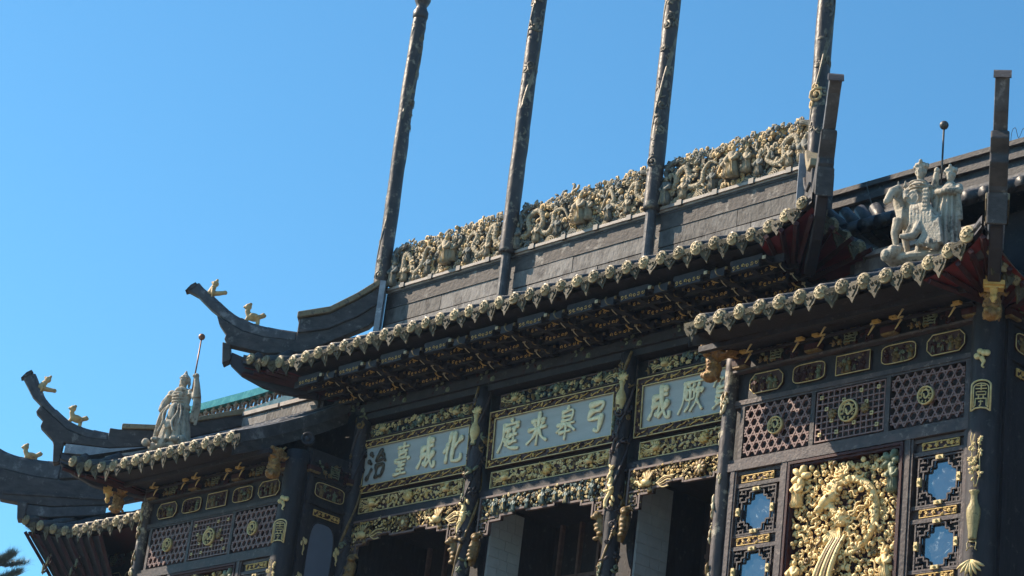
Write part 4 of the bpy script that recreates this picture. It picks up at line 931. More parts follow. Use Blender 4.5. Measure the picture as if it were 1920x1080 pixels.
    for q in range(2): mb = M(); mb.box(a+(b-a)*q/2+.03, a+(b-a)*(q+1)/2-.03, 1.05, 1.3, 2.775, 2.85); build('coping', mb, 'coping', pr)
    return root
WR = wing(1); WL = wing(-1)

# ------------------------------------------------------------ inscribed name boards
CH = {
 '治': [((1,9),(2.2,8)),((.6,6.5),(1.9,5.6)),((.6,1),(2.4,4.2)),((6,9.5),(4,6.3),(8,6.8)),((7,8),(8.6,5.8)),((4.5,4.6),(4.9,1)),((4.5,4.6),(8,4.8),(7.5,1.2)),((4.9,1.2),(7.6,1.2))],
 '臺': [((5,10),(5,7.6)),((2.5,9),(7.5,9.2)),((3,7.7),(7,7.8)),((3.5,7),(6.5,7),(6.3,5.8)),((3.5,7),(3.6,5.8),(6.3,5.8)),((2,4.5),(2,5.2),(8,5.4),(7.6,4.6)),((3,4.2),(7,4.3)),((5,4.2),(3.6,3),(6.8,3.2)),((5,3),(5,.5)),((3.4,1.8),(6.6,1.9)),((2.2,.4),(7.8,.5))],
 '成': [((2.5,7),(7.5,7.6)),((2.6,7),(2.3,3.5),(1,.8)),((2.6,4.6),(4.6,4.8),(4.3,2),(3.4,2.4)),((5,9.6),(5.6,5),(7.5,1.2),(8.8,.8),(8.8,2.4)),((7.6,5),(6.4,3),(4.6,1)),((6.6,9.2),(7.4,8.5))],
 '化': [((3.6,9.5),(2.6,6.5),(.8,4)),((2.5,6.3),(2.4,.6)),((8.3,7.8),(5,5)),((5.2,9.4),(5,2.2),(6,1),(8.8,1.2),(9,3))],
 '庭': [((5,10),(5.3,9)),((2,8.6),(8.4,8.9)),((2.2,8.6),(1.9,4),(.4,.4)),((3,7),(4.6,7.2),(3.4,5),(4.8,5),(3.2,2.2)),((3,4),(5,1.6),(9.4,.8)),((7.8,7.8),(5.6,7)),((6.6,7.2),(6.6,3)),((5.2,5.2),(8,5.4)),((5.2,3),(8.2,3.2))],
 '来': [((2.4,8),(7.6,8.3)),((3.4,7.2),(4,6)),((6.8,7.4),(6,6)),((1.4,5.4),(8.6,5.8)),((5,10),(5,.3)),((4.8,5.3),(3,2.8),(.8,1.2)),((5.2,5.3),(7,2.8),(9.4,1.4))],
 '皋': [((5,10),(4.2,9)),((3,8.8),(3.2,6)),((3,8.8),(7,8.9),(6.8,6)),((3.2,7.4),(6.8,7.4)),((3.2,6.1),(6.8,6.1)),((1.6,5),(8.4,5.2)),((3.6,4.6),(1.2,2.8)),((6.2,4.6),(9,2.6)),((2.8,2.6),(7.2,2.8)),((5,5),(5,.2))],
 '弓': [((2.6,9),(7.4,9.2),(6.8,7)),((3,7),(6.9,7)),((3,7),(2.4,4.8),(7.4,5)),((7.4,5),(6.6,1),(4.8,1.6))],
 '厥': [((1.8,9.2),(8.8,9.4)),((2.2,9.2),(1.8,4),(.4,.6)),((3.4,8.4),(4,7.6)),((5.4,8.4),(4.8,7.6)),((2.8,7),(5.8,7.1)),((3,7),(3,4.6),(5.6,4.6),(5.6,7)),((4.3,7.4),(4.2,3),(2.8,1)),((7.2,8.4),(6.2,6)),((6.6,7),(8.8,7),(8.2,5.8)),((7.4,6.4),(6.6,3.4),(4.8,.8)),((7,3.8),(9.4,.8))],
 '質': [((1.6,9.4),(.8,6.4)),((1.5,8.4),(4.4,8.6)),((3,8.5),(3,6.4)),((5.8,9.4),(5,6.4)),((5.8,8.4),(9,8.6)),((7.4,8.5),(7.4,6.4)),((2.6,6),(2.6,2.2)),((2.6,6),(7.4,6),(7.4,2.2)),((2.6,4.8),(7.4,4.8)),((2.6,3.5),(7.4,3.5)),((2.6,2.2),(7.4,2.2)),((3.8,2),(1.4,.2)),((6,2),(8.8,.2))],
 '芮': [((1.6,8.6),(8.6,8.8)),((3.6,9.8),(3.6,7.6)),((6.6,9.8),(6.6,7.6)),((2,6.4),(2,.6)),((2,6.4),(8.2,6.6),(8,.8),(7,1.2)),((5,7.4),(4.6,4.6),(3,2.4)),((4.8,5),(6.8,3))]}
def glyph(ch, size, k=0):
    mb = M(); rr = random.Random(ord(ch)); fat = .50 if len(CH[ch]) > 9 else (.62 if len(CH[ch]) > 6 else .80)
    for i, st in enumerate(CH[ch]):
        P = spline([(a, 0, b) for a, b in st], 10*(len(st)-1)) if len(st) > 2 else np.array([(st[0][0]*(1-t)+st[1][0]*t, 0, st[0][1]*(1-t)+st[1][1]*t) for t in np.linspace(0, 1, 8)])
        t = np.linspace(0, 1, len(P)); r = fat*(.95+.35*np.cos(t*2*np.pi+rr.uniform(-.5, .5)))*(1-.45*t**3)+.04
        P = P-np.array([5, 0, 5]); P[:, 0] += .10*P[:, 2]
        P[:, 1] = -.012*i
        mb.tube(P, r, 8, 0, .55)
        mb.ell(P[0], (r[0]*1.05, r[0]*.5, r[0]*1.05), 0, 7, 4)
    s_ = size/10; mb.v = [q*np.array([s_, s_*.9, s_]) for q in mb.v]; return mb
TEXTS = [('治臺成化', 'far left board with four gilt characters, its leftmost character darkened', -1), ('庭来皋弓', 'middle board with four large gilt characters between the two carved columns', 0), ('成厥質芮', 'board with gilt characters partly hidden behind the near wing column', 1)]
for text, lab, i in TEXTS:
    W2, H2 = 2.931, .943
    bo = M(); bo.box(-W2/2+.13, W2/2-.13, -.01, .04, -H2/2+.13, H2/2-.13)
    T_ = empty('name_board', (B*i, 1.255, 1.2976), 'blue-grey '+lab, 'name board', 'inscribed boards above the three bays')
    T_.rotation_euler = (.05, 0, 0)
    build('board', bo, 'board', T_)
    fr = M(); fr.rect_frame(-W2/2, W2/2, -H2/2, H2/2, .13, -.03, .045); build('frame', fr, 'panel_red', T_)
    ed = M()
    for t_, q in ((0, .012), (.125, .012)): ed.rect_frame(-W2/2+t_, W2/2-t_, -H2/2+t_, H2/2-t_, q, -.05, -.0305)
    build('gilt_edge', ed, 'gold_pale', T_)
    cv = M(); rr = random.Random(90+i)
    for sz in (-1, 1): foliage(cv, W2-.1, .10, .062, rr, [0, 1, 1, 2], -.03, r=.95, v0=sz*(H2/2-.065), flowers=.08)
    for sx in (-1, 1): foliage(cv, .10, H2-.1, .062, rr, [0, 1, 1, 2], -.03, r=.95, u0=sx*(W2/2-.065), flowers=.08)
    for q in range(10): wavy(cv, (-1.3+.27*q, H2/2-.11), (-1.12+.27*q, H2/2-.025), .01, 1, .012, .010, -.045, 0, 4, 8); wavy(cv, (-1.2+.27*q, -H2/2+.11), (-1.4+.27*q, -H2/2+.025), .01, 1, .012, .010, -.045, 0, 4, 8)
    build('carving', cv, ['gold', 'gold_dark', 'wood_red'], T_, smooth=True)
    for q, chh in enumerate(text):
        mb = glyph(chh, .54)
        build('character', mb, 'char_dark' if (i == -1 and q == 0) else 'letter', T_, smooth=True, loc=(-.96+.64*q, -.03, 0))

# ------------------------------------------------------------ carved crest panels and poles
def crest(i, x0, x1, label):
    rr = random.Random(200+i); w_ = x1-x0; c = M(); h = .86
    # 0 cream 1 gilt 2 grey
    for q in range(13): waves(c, -w_/2+.12+q*(w_-.24)/12, .0, rr.uniform(.09, .16), -.1, rr.choice((0, 0, 2)), 4)
    back = M()
    top = [(-w_/2, .02)]; n_ = 26
    for q in range(n_+1): t = q/n_; top.append((-w_/2+w_*t, h*(.80+.05*math.sin(3.14*t)+.03*math.sin(q*2.3+i)+rr.uniform(-.03, .03))))
    top.append((w_/2, .02)); back.prism(top, -.02, .06)
    J = lambda L_: [(a+rr.uniform(-.05, .05), b+rr.uniform(-.05, .05)) for a, b in L_]
    for sg in (-1, 1):
        dragon(c, J([(sg*.10*w_, .30), (sg*.14*w_, .50), (sg*.185*w_, .58), (sg*.22*w_, .46), (sg*.215*w_, .30), (sg*.255*w_, .18), (sg*.30*w_, .28), (sg*.31*w_, .46), (sg*.345*w_, .60), (sg*.39*w_, .52), (sg*.385*w_, .34), (sg*.42*w_, .24)][rr.randrange(3):]), rr.uniform(.044, .054), 0, 1, -.09)
        dragon(c, [(sg*.47*w_, .20), (sg*.45*w_, .45), (sg*.47*w_, .62), (sg*.43*w_, .72), (sg*.39*w_, .74)], .038, 2, 0, -.12)
        for f_, v, hh, k in ((.06, .18, .42, 0), (.17, .06, .36, 2), (.345, .06, .34, 0), (.47, .02, .5, 2)): figure(c, sg*f_*w_+rr.uniform(-.08, .08), v, hh, k, 0, -.10)
    figure(c, 0, .14, .54, 0, 1, -.14)
    for q in range(24):
        t = (q+.5)/24; u = -w_/2+.05+(w_-.1)*t; v = h*(.84+.05*math.sin(3.14*t))+rr.uniform(-.04, .05)
        cloud(c, u, v-.03, rr.uniform(.07, .105), rr, [0, 0, 0, 2, 1] if q > 3 else [2, 2, 2, 0], -.03-rr.uniform(0, .06), 4)  # first clouds mostly grey: the pole's shadow painted into the colour
    for (u, v) in scatter(w_-.10, h-.08, .080, rr):
        v += h/2; q = rr.random(); s_ = rr.uniform(.042, .074); k = rr.choice((0, 0, 0, 1, 1, 2)) if u > -w_*.38 else rr.choice((2, 2, 2, 0)); y = -.05-rr.uniform(0, .08)  # left end mostly grey too, standing in for the pole's shadow
        if q < .58: curl(c, u, v, s_, s_*.30, 1.4, rr.uniform(0, 6), rr.choice((-1, 1)), y, k, 6, 9)
        elif q < .66: ball(c, u, v, s_*.7, y, k, 1.)
        elif q < .8:
            for j in range(3): leaf(c, u, v, s_*1.8, s_*.6, rr.uniform(0, 6), y, k)
        else: wavy(c, (u, v), (u+rr.uniform(-.16, .16), v+rr.uniform(-.16, .16)), .03, 1, s_*.5, s_*.35, y, k, 6, 9)
    root = build('crest_carving', c, ['crest', 'crest_gold', 'crest_grey'], None, smooth=True, loc=((x0+x1)/2, 1.50, 4.715), label=label, cat='roof crest', group='carved crests between the poles')
    build('backing', back, 'crest_grey', root)
crest(0, -4.88, -1.72, 'carved crest of dragons and clouds between the first and second pole from the left')
crest(1, -1.62, 1.60, 'carved crest of dragons and clouds between the second and third pole from the left')
crest(2, 1.72, 4.88, 'carved crest of dragons and clouds ending at the near upturned roof tip')
def pole(i, x, label):
    rr = random.Random(300+i); z0, z1 = (4.66, 10.35); r = .128
    mb = M(); N = 110; zs = np.linspace(0, z1-z0, N); 
    P = np.stack([.012*np.sin(zs*1.1+i), .012*np.cos(zs*.9+i*2), zs], 1)
    rad = r*(1.06-.06*zs/5.7)*(1+.02*np.sin(zs*5+i)); mb.tube(P, rad, 16)
    root = build('carved_pole', mb, 'pole', None, smooth=True, loc=(x, 1.27, z0), label=label, cat='pole', group='tall carved roof poles')
    fin = M(); fin.lathe([(r*.95, 5.5), (r*1.14, 5.56), (r*1.14, 5.66), (r*.9, 5.72), (r*.72, 5.78), (r*.95, 5.84), (r*1.2, 5.92), (r*1.2, 6.04), (r*.8, 6.14), (.02, 6.2)], 16); build('finial', fin, 'pole', root, smooth=True)
    o = M()
    for q in range(2):                                      # vine or dragon winding up the shaft
        z_ = np.linspace(.25, 5.3, 90); a = z_*1.5+q*3.1+i
        o.tube(np.stack([np.cos(a)*r*.91, np.sin(a)*r*.91, z_], 1), .018+.018*np.abs(np.sin(z_*2.3+q+i)), 6, 0)
    for q in range(70):
        z_ = rr.uniform(.2, 5.4); a = rr.uniform(-3.6, .9); sub = M(); s_ = rr.uniform(.05, .10); kd = rr.random()
        if kd < .45: curl(sub, 0, 0, s_, s_*.25, 1.3, rr.uniform(0, 6), rr.choice((-1, 1)), .01, 0, 5, 9)
        elif kd < .85:
            for j in range(3): leaf(sub, 0, 0, s_*1.8, s_*.55, rr.uniform(0, 6), .01, 0)
        else: flower(sub, 0, 0, s_, .01, 0, 0, 6)
        sub.v = [v*np.array([1, .25, 1]) for v in sub.v]
        o.merge(sub, Matrix.Translation((0, 0, z_))@Matrix.Rotation(a+math.pi/2, 4, 'Z')@Matrix.Translation((0, -r*.95, 0)))
    for v in o.v:                                           # low relief: nothing stands far off the shaft
        h = np.hypot(v[:, 0], v[:, 1])+1e-9; f_ = np.minimum(1, r*1.05/h); v[:, 0] *= f_; v[:, 1] *= f_
    build('carved_vine', o, 'pole_relief', root, smooth=True)
    b_ = M(); zz = (.55, .75, .8, 1.05)[i]; fq = (.5, .5, .8, 1.)[i]
    for (dz, a, s_) in ((0, .3, .13), (-.12, -.5, .09), (.14, .1, .08)):
        sub = M(); curl(sub, 0, 0, s_*fq, s_*.2*fq, 1.6, 1, 1, .02, 0, 6, 14); b_.merge(sub, Matrix.Translation((0, 0, zz+dz))@Matrix.Rotation(a, 4, 'Z')@Matrix.Translation((0, -r*.98, 0)))
    build('gilt_scroll', b_, 'crest_gold' if i == 3 else 'pole_relief', root, smooth=True)
for i, (x, lab) in enumerate(((-4.97, 'leftmost carved pole, its knobbed top just inside the picture'), (-1.66, 'second carved pole from the left, rising from a lead socket'), (1.66, 'third carved pole from the left, rising from a lead socket'), (4.97, 'rightmost carved pole, beside the near upturned roof tip'))): pole(i, x, lab)

# ------------------------------------------------------------ statues on the eaves
def skirt(s, x, y, z0, z1, r0, r1, n=15, flat=.75, rr=RND, rad=.034):
    """hanging drapery as separate folds round a core; r0 at the hem"""
    s.tube([(x, y, z0), (x, y, z1)], [r0*.86, r1*.95], 14, flat=flat)
    for q in range(n):
        a = 2*math.pi*q/n+rr.uniform(-.08, .08); k = r0*rr.uniform(.92, 1.12)
        s.tube([(x+r1*math.cos(a), y+flat*r1*math.sin(a), z1), (x+.5*(r1+k)*math.cos(a), y+.5*flat*(r1+k)*math.sin(a), .5*(z0+z1)), (x+k*math.cos(a+.06), y+flat*k*math.sin(a+.06), z0)], [rad*.6, rad, rad*1.25], 6)
def head(s, x, y, z, r, hat='point'):
    s.tube([(x, y+.01, z-1.9*r), (x, y, z-.7*r)], .62*r, 8); s.ell((x, y, z), (r*.86, r, 1.18*r), 0, 14, 10)
    s.ell((x, y-.98*r, z-.12*r), (.17*r, .26*r, .3*r), 0, 8, 6); s.ell((x, y-.80*r, z+.33*r), (.66*r, .22*r, .13*r)); s.ell((x, y-.82*r, z-.58*r), (.36*r, .18*r, .1*r)); s.ell((x, y-.62*r, z-.92*r), (.4*r, .34*r, .28*r))
    for sg in (-1, 1): s.ell((x+sg*.36*r, y-.82*r, z+.1*r), (.17*r, .12*r, .1*r), 0, 6, 4); s.ell((x+sg*.9*r, y+.05*r, z), (.16*r, .28*r, .38*r), 0, 6, 5); s.ell((x+sg*.5*r, y-.68*r, z-.25*r), (.26*r, .2*r, .24*r), 0, 6, 5)
    if hat == 'point':
        s.ell((x, y+.15*r, z+.72*r), (1.06*r, 1.1*r, .75*r)); s.tube([(x+1.08*r*math.cos(a), y+.1*r+1.12*r*math.sin(a), z+.55*r) for a in np.linspace(0, 6.283, 18)], .13*r, 6)
        s.tube([(x, y+.1*r, z+1.2*r), (x, y+.1*r, z+1.75*r), (x, y+.1*r, z+2.3*r)], [.55*r, .36*r, .1*r], 8)
        for sg in (-1, 1): s.tube([(x+sg*.95*r, y+.3*r, z+.4*r), (x+sg*1.15*r, y+.35*r, z-.6*r), (x+sg*1.2*r, y+.2*r, z-1.5*r)], [.3*r, .32*r, .2*r], 6)
    else:
        s.ell((x, y+.2*r, z+.95*r), (1.25*r, 1.1*r, .85*r))
        for q in range(9): a = q*.7; s.ell((x+1.05*r*math.cos(a), y+.1*r+.9*r*math.sin(a), z+(1.0+.5*math.sin(q*2))*r), .38*r, 0, 6, 5)
def warrior():
    root = empty('warrior_statue', (-8.05, -.42, 1.66), 'weathered stone warrior in robes standing on the far wing roof, one fist raised', 'statue', 'stone statues on the eaves')
    s = M(); rr = random.Random(41)
    s.ell((-.03, .06, .03), (.52, .24, .10), 0, 14, 8)
    for q in range(14): s.ell((rr.uniform(-.48, .45), rr.uniform(-.24, .0), rr.uniform(.02, .12)), rr.uniform(.05, .09), 0, 8, 6)
    skirt(s, 0, 0, .10, .76, .28, .165, 15, .72, rr, .040)
    s.ell((-.2, -.25, .08), (.09, .13, .055)); s.ell((.2, -.24, .08), (.09, .13, .055))
    # tabard and sashes
    s.ell((0, -.21, .60), (.085, .035, .17), 0, 10, 8); s.ell((0, -.255, .40), (.115, .035, .06)); s.ell((0, -.265, .33), (.07, .03, .04))
    for sg in (-1, 1): s.tube(spline([(sg*.10, -.17, .77), (sg*.15, -.24, .58), (sg*.10, -.29, .40), (sg*.17, -.29, .22)], 12), .024, 6); s.tube(spline([(sg*.13, -.16, .77), (sg*.22, -.22, .60), (sg*.24, -.26, .36)], 10), .022, 6)
    # torso with banded armour, belt, scarf
    s.tube([(0, 0, .72), (0, -.01, .86), (0, 0, 1.0), (0, 0, 1.10)], [.165, .185, .195, .10], 16, flat=.68)
    for z_, r_ in ((.79, .185), (.745, .195)): s.tube([(r_*math.cos(a), .72*r_*math.sin(a), z_) for a in np.linspace(0, 6.283, 22)], .022, 6)
    for q in range(4): z_ = .86+.055*q; s.tube([(.15*math.cos(a), -.03-.14*math.sin(a), z_-.02*math.sin(a)) for a in np.linspace(.2, 2.94, 9)], .014, 5)
    s.ell((-.08, -.13, .97), (.06, .035, .055)); s.ell((.08, -.13, .97), (.06, .035, .055)); s.ell((0, -.17, .76), (.05, .035, .05))
    s.tube([(.13*math.cos(a), .02+.11*math.sin(a), 1.09+.015*math.sin(3*a)) for a in np.linspace(0, 6.283, 20)], .042, 7)
    for sg in (-1, 1):
        s.ell((sg*.215, .0, 1.03), (.095, .105, .085)); s.tube([(sg*(.22+.09*math.cos(a)), -.09*math.sin(a), .985) for a in np.linspace(-.4, 3.5, 9)], .02, 5)
    # right arm lowered into a long hanging sleeve
    s.tube([(-.24, 0, 1.02), (-.33, -.03, .86), (-.31, -.12, .72)], [.075, .075, .06], 10); s.ell((-.29, -.16, .69), (.05, .05, .055))
    for q in range(4): s.tube([(-.31-.02*q, -.07+.045*q, .80), (-.38-.015*q, -.05+.05*q, .52), (-.42-.02*q, -.03+.05*q, .20+.03*q)], [.032, .042, .045], 6)
    # left arm raised
    s.tube([(.24, 0, 1.02), (.36, -.04, .93)], [.08, .085], 10); s.tube([(.36, -.04, .93), (.365, -.09, 1.12), (.34, -.11, 1.27)], [.085, .06, .045], 10)
    s.ell((.335, -.115, 1.31), (.052, .055, .06))
    for q in range(4): s.ell((.305+.02*q, -.165, 1.30+.01*(q % 2)), (.017, .026, .03), 0, 6, 4)
    s.ell((.29, -.12, 1.32), (.02, .03, .025), 0, 6, 4)
    for q in range(3): s.tube([(.35+.012*q, -.06+.04*q, .95), (.36+.012*q, -.05+.045*q, .74), (.31+.02*q, -.04+.05*q, .52-.04*q)], [.04, .042, .03], 6)
    head(s, 0, -.01, 1.275, .088)
    put_sculpt('figure', s, .0095, 'stone', root, 0, rz=.32)
    r = M(); r.tube([(0, 0, -.5), (0, 0, .50)], .014, 8); r.ell((0, 0, .54), .062, 0, 14, 10)
    build('ball_topped_staff', r, 'copper', None, smooth=True, loc=(-7.76, -.42, 3.20), label='thin staff with a copper ball raised in the far warrior\'s fist', cat='staff')
warrior()
def rider():
    root = empty('rider_statue', (8.36, -.42, 1.70), 'weathered stone rider on a horse with an attendant on the near wing roof', 'statue', 'stone statues on the eaves')
    s = M(); rr = random.Random(43)
    s.ell((.0, .06, .02), (.56, .26, .10), 0, 14, 8)
    for q in range(16): s.ell((rr.uniform(-.5, .5), rr.uniform(-.26, .0), rr.uniform(.0, .12)), rr.uniform(.05, .10), 0, 8, 6)
    # horse: trunk, neck, head turned to the left, legs with knees and hooves
    s.ell((-.10, .06, .60), (.34, .16, .17), 0, 14, 10); s.ell((-.30, .02, .64), (.15, .15, .17)); s.tube([(-.32, .02, .70), (-.39, -.02, .86), (-.40, -.05, 1.0)], [.13, .10, .085], 12, flat=.8)
    s.tube([(-.39, -.05, 1.0), (-.45, -.15, .93), (-.49, -.22, .80)], [.085, .072, .048], 10); s.ell((-.495, -.235, .775), (.048, .05, .045)); s.ell((-.47, -.19, .80), (.04, .05, .03))
    for sg in (-1, 1): s.tube([(-.37+sg*.045, -.02, 1.05), (-.37+sg*.055, -.02, 1.15)], [.026, .010], 6); s.ell((-.435+sg*.05, -.13, .985), (.018, .016, .016), 0, 6, 4)
    for q in range(9): s.ell((-.335+.004*q, .05, 1.08-.05*q), (.032, .03, .042)); s.ell((-.30+.006*q, .0, 1.06-.045*q), (.024, .024, .034))
    s.tube([(-.34, -.13, .80), (-.42, -.19, .86), (-.47, -.24, .84)], .012, 5)
    for x, y in ((-.36, -.06), (-.27, .12), (.16, .02), (.20, .16)):
        s.tube([(x, y, .56), (x-.04, y-.04, .36), (x-.01, y-.01, .16), (x-.02, y-.03, .08)], [.095, .058, .042, .05], 10); s.ell((x-.04, y-.05, .36), .052)
    # rider: cuirass, robe folds over the flank, boot, raised arm, headdress
    s.tube([(-.10, 0, .72), (-.10, -.02, .88), (-.09, 0, 1.04), (-.09, 0, 1.13)], [.17, .165, .165, .08], 14, flat=.75)
    s.ell((-.13, -.15, .82), (.075, .03, .085)); s.tube([(-.13+.085*math.cos(a), -.16, .82+.095*math.sin(a)) for a in np.linspace(0, 6.283, 16)], .014, 5)
    for q in range(4): s.tube([(-.10+.13*math.cos(a), -.05-.11*math.sin(a), .93+.045*q) for a in np.linspace(.3, 2.85, 8)], .013, 5)
    for q in range(7): s.tube(spline([(-.16+.035*q, -.12, .76), (-.12+.05*q, -.22, .60), (-.10+.05*q, -.24, .42), (-.16+.065*q, -.23, .28)], 10), np.linspace(.026, .038, 10), 6)
    s.tube([(.02, -.18, .46), (.0, -.27, .30), (-.04, -.29, .22)], [.075, .062, .055], 10); s.tube([(-.03, -.28, .22), (-.13, -.34, .19), (-.21, -.36, .20)], [.06, .048, .028], 10)
    s.tube([(-.22, 0, 1.02), (-.28, -.10, .90), (-.22, -.17, .80)], [.065, .06, .045], 10); s.tube([(.03, 0, 1.02), (.14, -.03, 1.0), (.17, -.06, 1.18)], [.07, .065, .045], 10); s.ell((.17, -.06, 1.22), (.045, .045, .05))
    for q in range(3): s.tube([(.12+.02*q, -.05+.03*q, 1.0), (.15+.02*q, -.04+.03*q, .84)], [.03, .035], 6)
    head(s, -.09, -.02, 1.245, .085, 'crown')
    s.box(.055, .135, -.255, -.17, .56, .90)
    for q in range(6): s.box(.05, .14, -.262, -.17, .585+.055*q, .605+.055*q)
    # attendant: pleated robe, folded arms, cap
    skirt(s, .36, -.02, .08, .84, .19, .12, 13, .8, rr, .026)
    s.tube([(.36, -.01, .80), (.36, -.01, .95), (.36, 0, 1.05)], [.135, .14, .07], 12, flat=.75)
    for sg in (-1, 1): s.tube([(.36+sg*.13, 0, .98), (.36+sg*.165, -.08, .88), (.36+sg*.03, -.16, .87)], [.06, .062, .045], 10); s.tube([(.36+sg*.15, -.08, .86), (.36+sg*.17, -.06, .66), (.36+sg*.18, -.02, .5)], [.035, .045, .04], 6)
    s.ell((.36, -.165, .87), (.06, .04, .04))
    head(s, .36, -.02, 1.145, .076, 'crown')
    for q in range(6): s.tube(spline([(.10+.03*q, -.10, .70-.03*q), (.14+.03*q, -.22, .45), (.10+.05*q, -.26, .22), (.02+.07*q, -.28, .08)], 10), np.linspace(.03, .045, 10), 6)
    for q in range(4): s.tube([(.02+.03*q, .0, .98), (.16+.02*q, .02, .8), (.22, .02, .5)], [.05, .06, .06], 8)
    for v in s.v: v[:, 0] = v[:, 0]*.90
    put_sculpt('figure', s, .0095, 'stone', root, 0, rz=.30)
    r = M(); r.tube([(0, 0, -.42), (0, 0, .50)], .013, 8); r.ell((0, 0, .54), .06, 0, 14, 10)
    build('ball_topped_rod', r, 'iron', None, smooth=True, loc=(8.56, -.38, 3.05), label='thin rod with a ball above the near rider group', cat='rod')
rider()

# ------------------------------------------------------------ small ridge figures
def bird(name, loc, rz, label, tilt=0., s_=1.):
    b = M(); b.ell((0, 0, .10), (.15, .085, .09), 0, 10, 8); b.tube([(-.10, 0, .12), (-.15, 0, .20), (-.155, 0, .27)], [.06, .055, .05], 8); b.ell((-.16, 0, .29), (.075, .065, .075), 0, 10, 8); b.ell((-.23, 0, .275), (.035, .03, .03)); b.ell((-.13, 0, .36), (.04, .03, .035))
    b.tube([(.12, 0, .13), (.20, 0, .19), (.24, 0, .17)], [.05, .06, .03], 8); b.tube([(.10, 0, .08), (.12, 0, .0), (.12, 0, -.06)], [.045, .04, .05], 8); b.tube([(-.10, 0, .08), (-.12, 0, 0), (-.12, 0, -.06)], [.045, .04, .05], 8)
    for sg in (-1, 1): b.ell((-.185, sg*.05, .31), .015, 0, 6, 4); b.ell((.02, sg*.08, .12), (.1, .03, .05))
    o = put_sculpt(name, b, .012, 'crest_gold', None, 1, loc=loc, label=label, cat='roof figure', group='small roof figures'); o.rotation_euler = (0, tilt, rz); o.scale = (.88*s_, .88*s_, .88*s_); return o
def perched(name, loc, rz, label, tilt=0., s_=1.):
    b = M(); b.tube([(0, 0, -.08), (.0, 0, .10), (-.03, 0, .25)], [.07, .08, .06], 10); b.ell((-.04, 0, .32), (.075, .065, .075), 0, 10, 8); b.ell((-.11, 0, .31), (.035, .03, .028)); b.ell((-.06, 0, .405), (.035, .03, .04))
    b.tube([(.03, 0, .10), (.15, 0, .19), (.24, 0, .27)], [.06, .055, .045], 8); b.ell((.25, 0, .28), (.055, .05, .05)); b.tube([(.04, 0, .04), (.14, 0, .02), (.18, 0, .03)], [.05, .04, .035], 8)
    for sg in (-1, 1): b.ell((-.08, sg*.05, .335), .014, 0, 6, 4); b.tube([(0, sg*.06, .2), (.06, sg*.1, .1), (.1, sg*.08, .02)], [.035, .03, .02], 6)
    o = put_sculpt(name, b, .012, 'crest_gold', None, 1, loc=loc, label=label, cat='roof figure', group='small roof figures'); o.rotation_euler = (0, tilt, rz); o.scale = (.88*s_, .88*s_, .88*s_); return o
def on_hip(tip, d, s, z): return (tip[0]+d[0]*s, tip[1]+d[1]*s, z)
tH = (-7.33, -1.15); dH = (.70, .714); aH = math.atan2(dH[1], dH[0])
tW = (-10.72, -2.13); dW = (.587, .81); aW = math.atan2(dW[1], dW[0])
bird('ridge_figure', on_hip(tH, dH, 1.22, 3.83), aH, 'small beast figure low on the curved ridge of the high roof', .12)
perched('ridge_figure', on_hip(tH, dH, .36, 4.22), aH, 'small figure on the high roof\'s upturned left tip', .5, .95)
bird('ridge_figure', on_hip(tW, dW, 1.06, 2.2), aW, 'small beast figure on the ridge left of the warrior statue', .2, .95)
perched('ridge_figure', on_hip(tW, dW, .27, 2.72), aW, 'small figure on the upturned tip left of the warrior statue', .75, .95)
bird('ridge_figure', (-14.05, .22, 2.52), aW, 'lowest small beast figure, on the roof at the left edge', 0., 1.)

# ------------------------------------------------------------ neighbouring roofs
PORCH = empty('porch', (-12, 1.5, GROUND), 'lower dark side pavilion at the left edge with curved tiled eave above red rafters', 'pavilion', 'blocks of the dark wooden pavilion')
PO = PORCH.location
def PA(name, mb, mats, parent=None, **kw):
    if parent is None: kw['loc'] = -PO
    return build(name, mb, mats, parent or PORCH, **kw)
def p_e(x):
    t = max(0, (-x-12.4)/1.5); return (x, .6-.35*t*t, .99+.30*t*t)
def p_top(x):
    y = max(p_e(x)[1]+.25, min(2.6, .5+(x+14.1)/.587*.81)); return (x, y, p_e(x)[2]+.5*(y-p_e(x)[1]))
xs = np.linspace(-13.95, -9.3, 24)
rf = M(); rf.grid([[np.array(p_e(x))*(1-t)+np.array(p_top(x))*t-np.array([0, 0, .2*t*(1-t)+.035]) for t in np.linspace(0, 1, 6)] for x in xs])
rf.grid([[(-14.0, .25, 1.28), (-12.4, 2.6, 2.0)], [(-13.8, 2, 1.0), (-12.4, 2.8, 2.0)], [(-13.8, 5, 1.0), (-12.4, 5, 2.0)]]); rf.grid([[(-12.4, 2.6, 2.0), (-9, 2.6, 2.0)], [(-12.4, 4, 2.7), (-9, 4, 2.7)]])
PR = PA('roof', rf, 'tile')
eave_row(PR, p_e, [-13.85+SP*k_ for k_ in range(12)], p_top)
strip(PR, 'eave_board', [p_e(x) for x in xs], -.10, .05, 'roof_under', .03)
sf = M(); sf.grid([[(p_e(x)[0]*(1-t)+max(x, -13.0)*t, p_e(x)[1]*(1-t)+1.6*t+.06, (p_e(x)[2]-.15)*(1-t)+.75*t) for t in (0, .3, .65, 1)] for x in xs])
sf.grid([[(-13.93*(1-t)-13.0*t, .3*(1-t)+1.6*t, 1.14*(1-t)+.75*t) for t in (0, .5, 1)], [(-13.85*(1-t)-13.0*t, 2.0*(1-t)+2.2*t, .86*(1-t)+.75*t) for t in (0, .5, 1)], [(-13.8*(1-t)-13.0*t, 5, .86*(1-t)+.75*t) for t in (0, .5, 1)]]); PA('soffit', sf, 'wood_red')
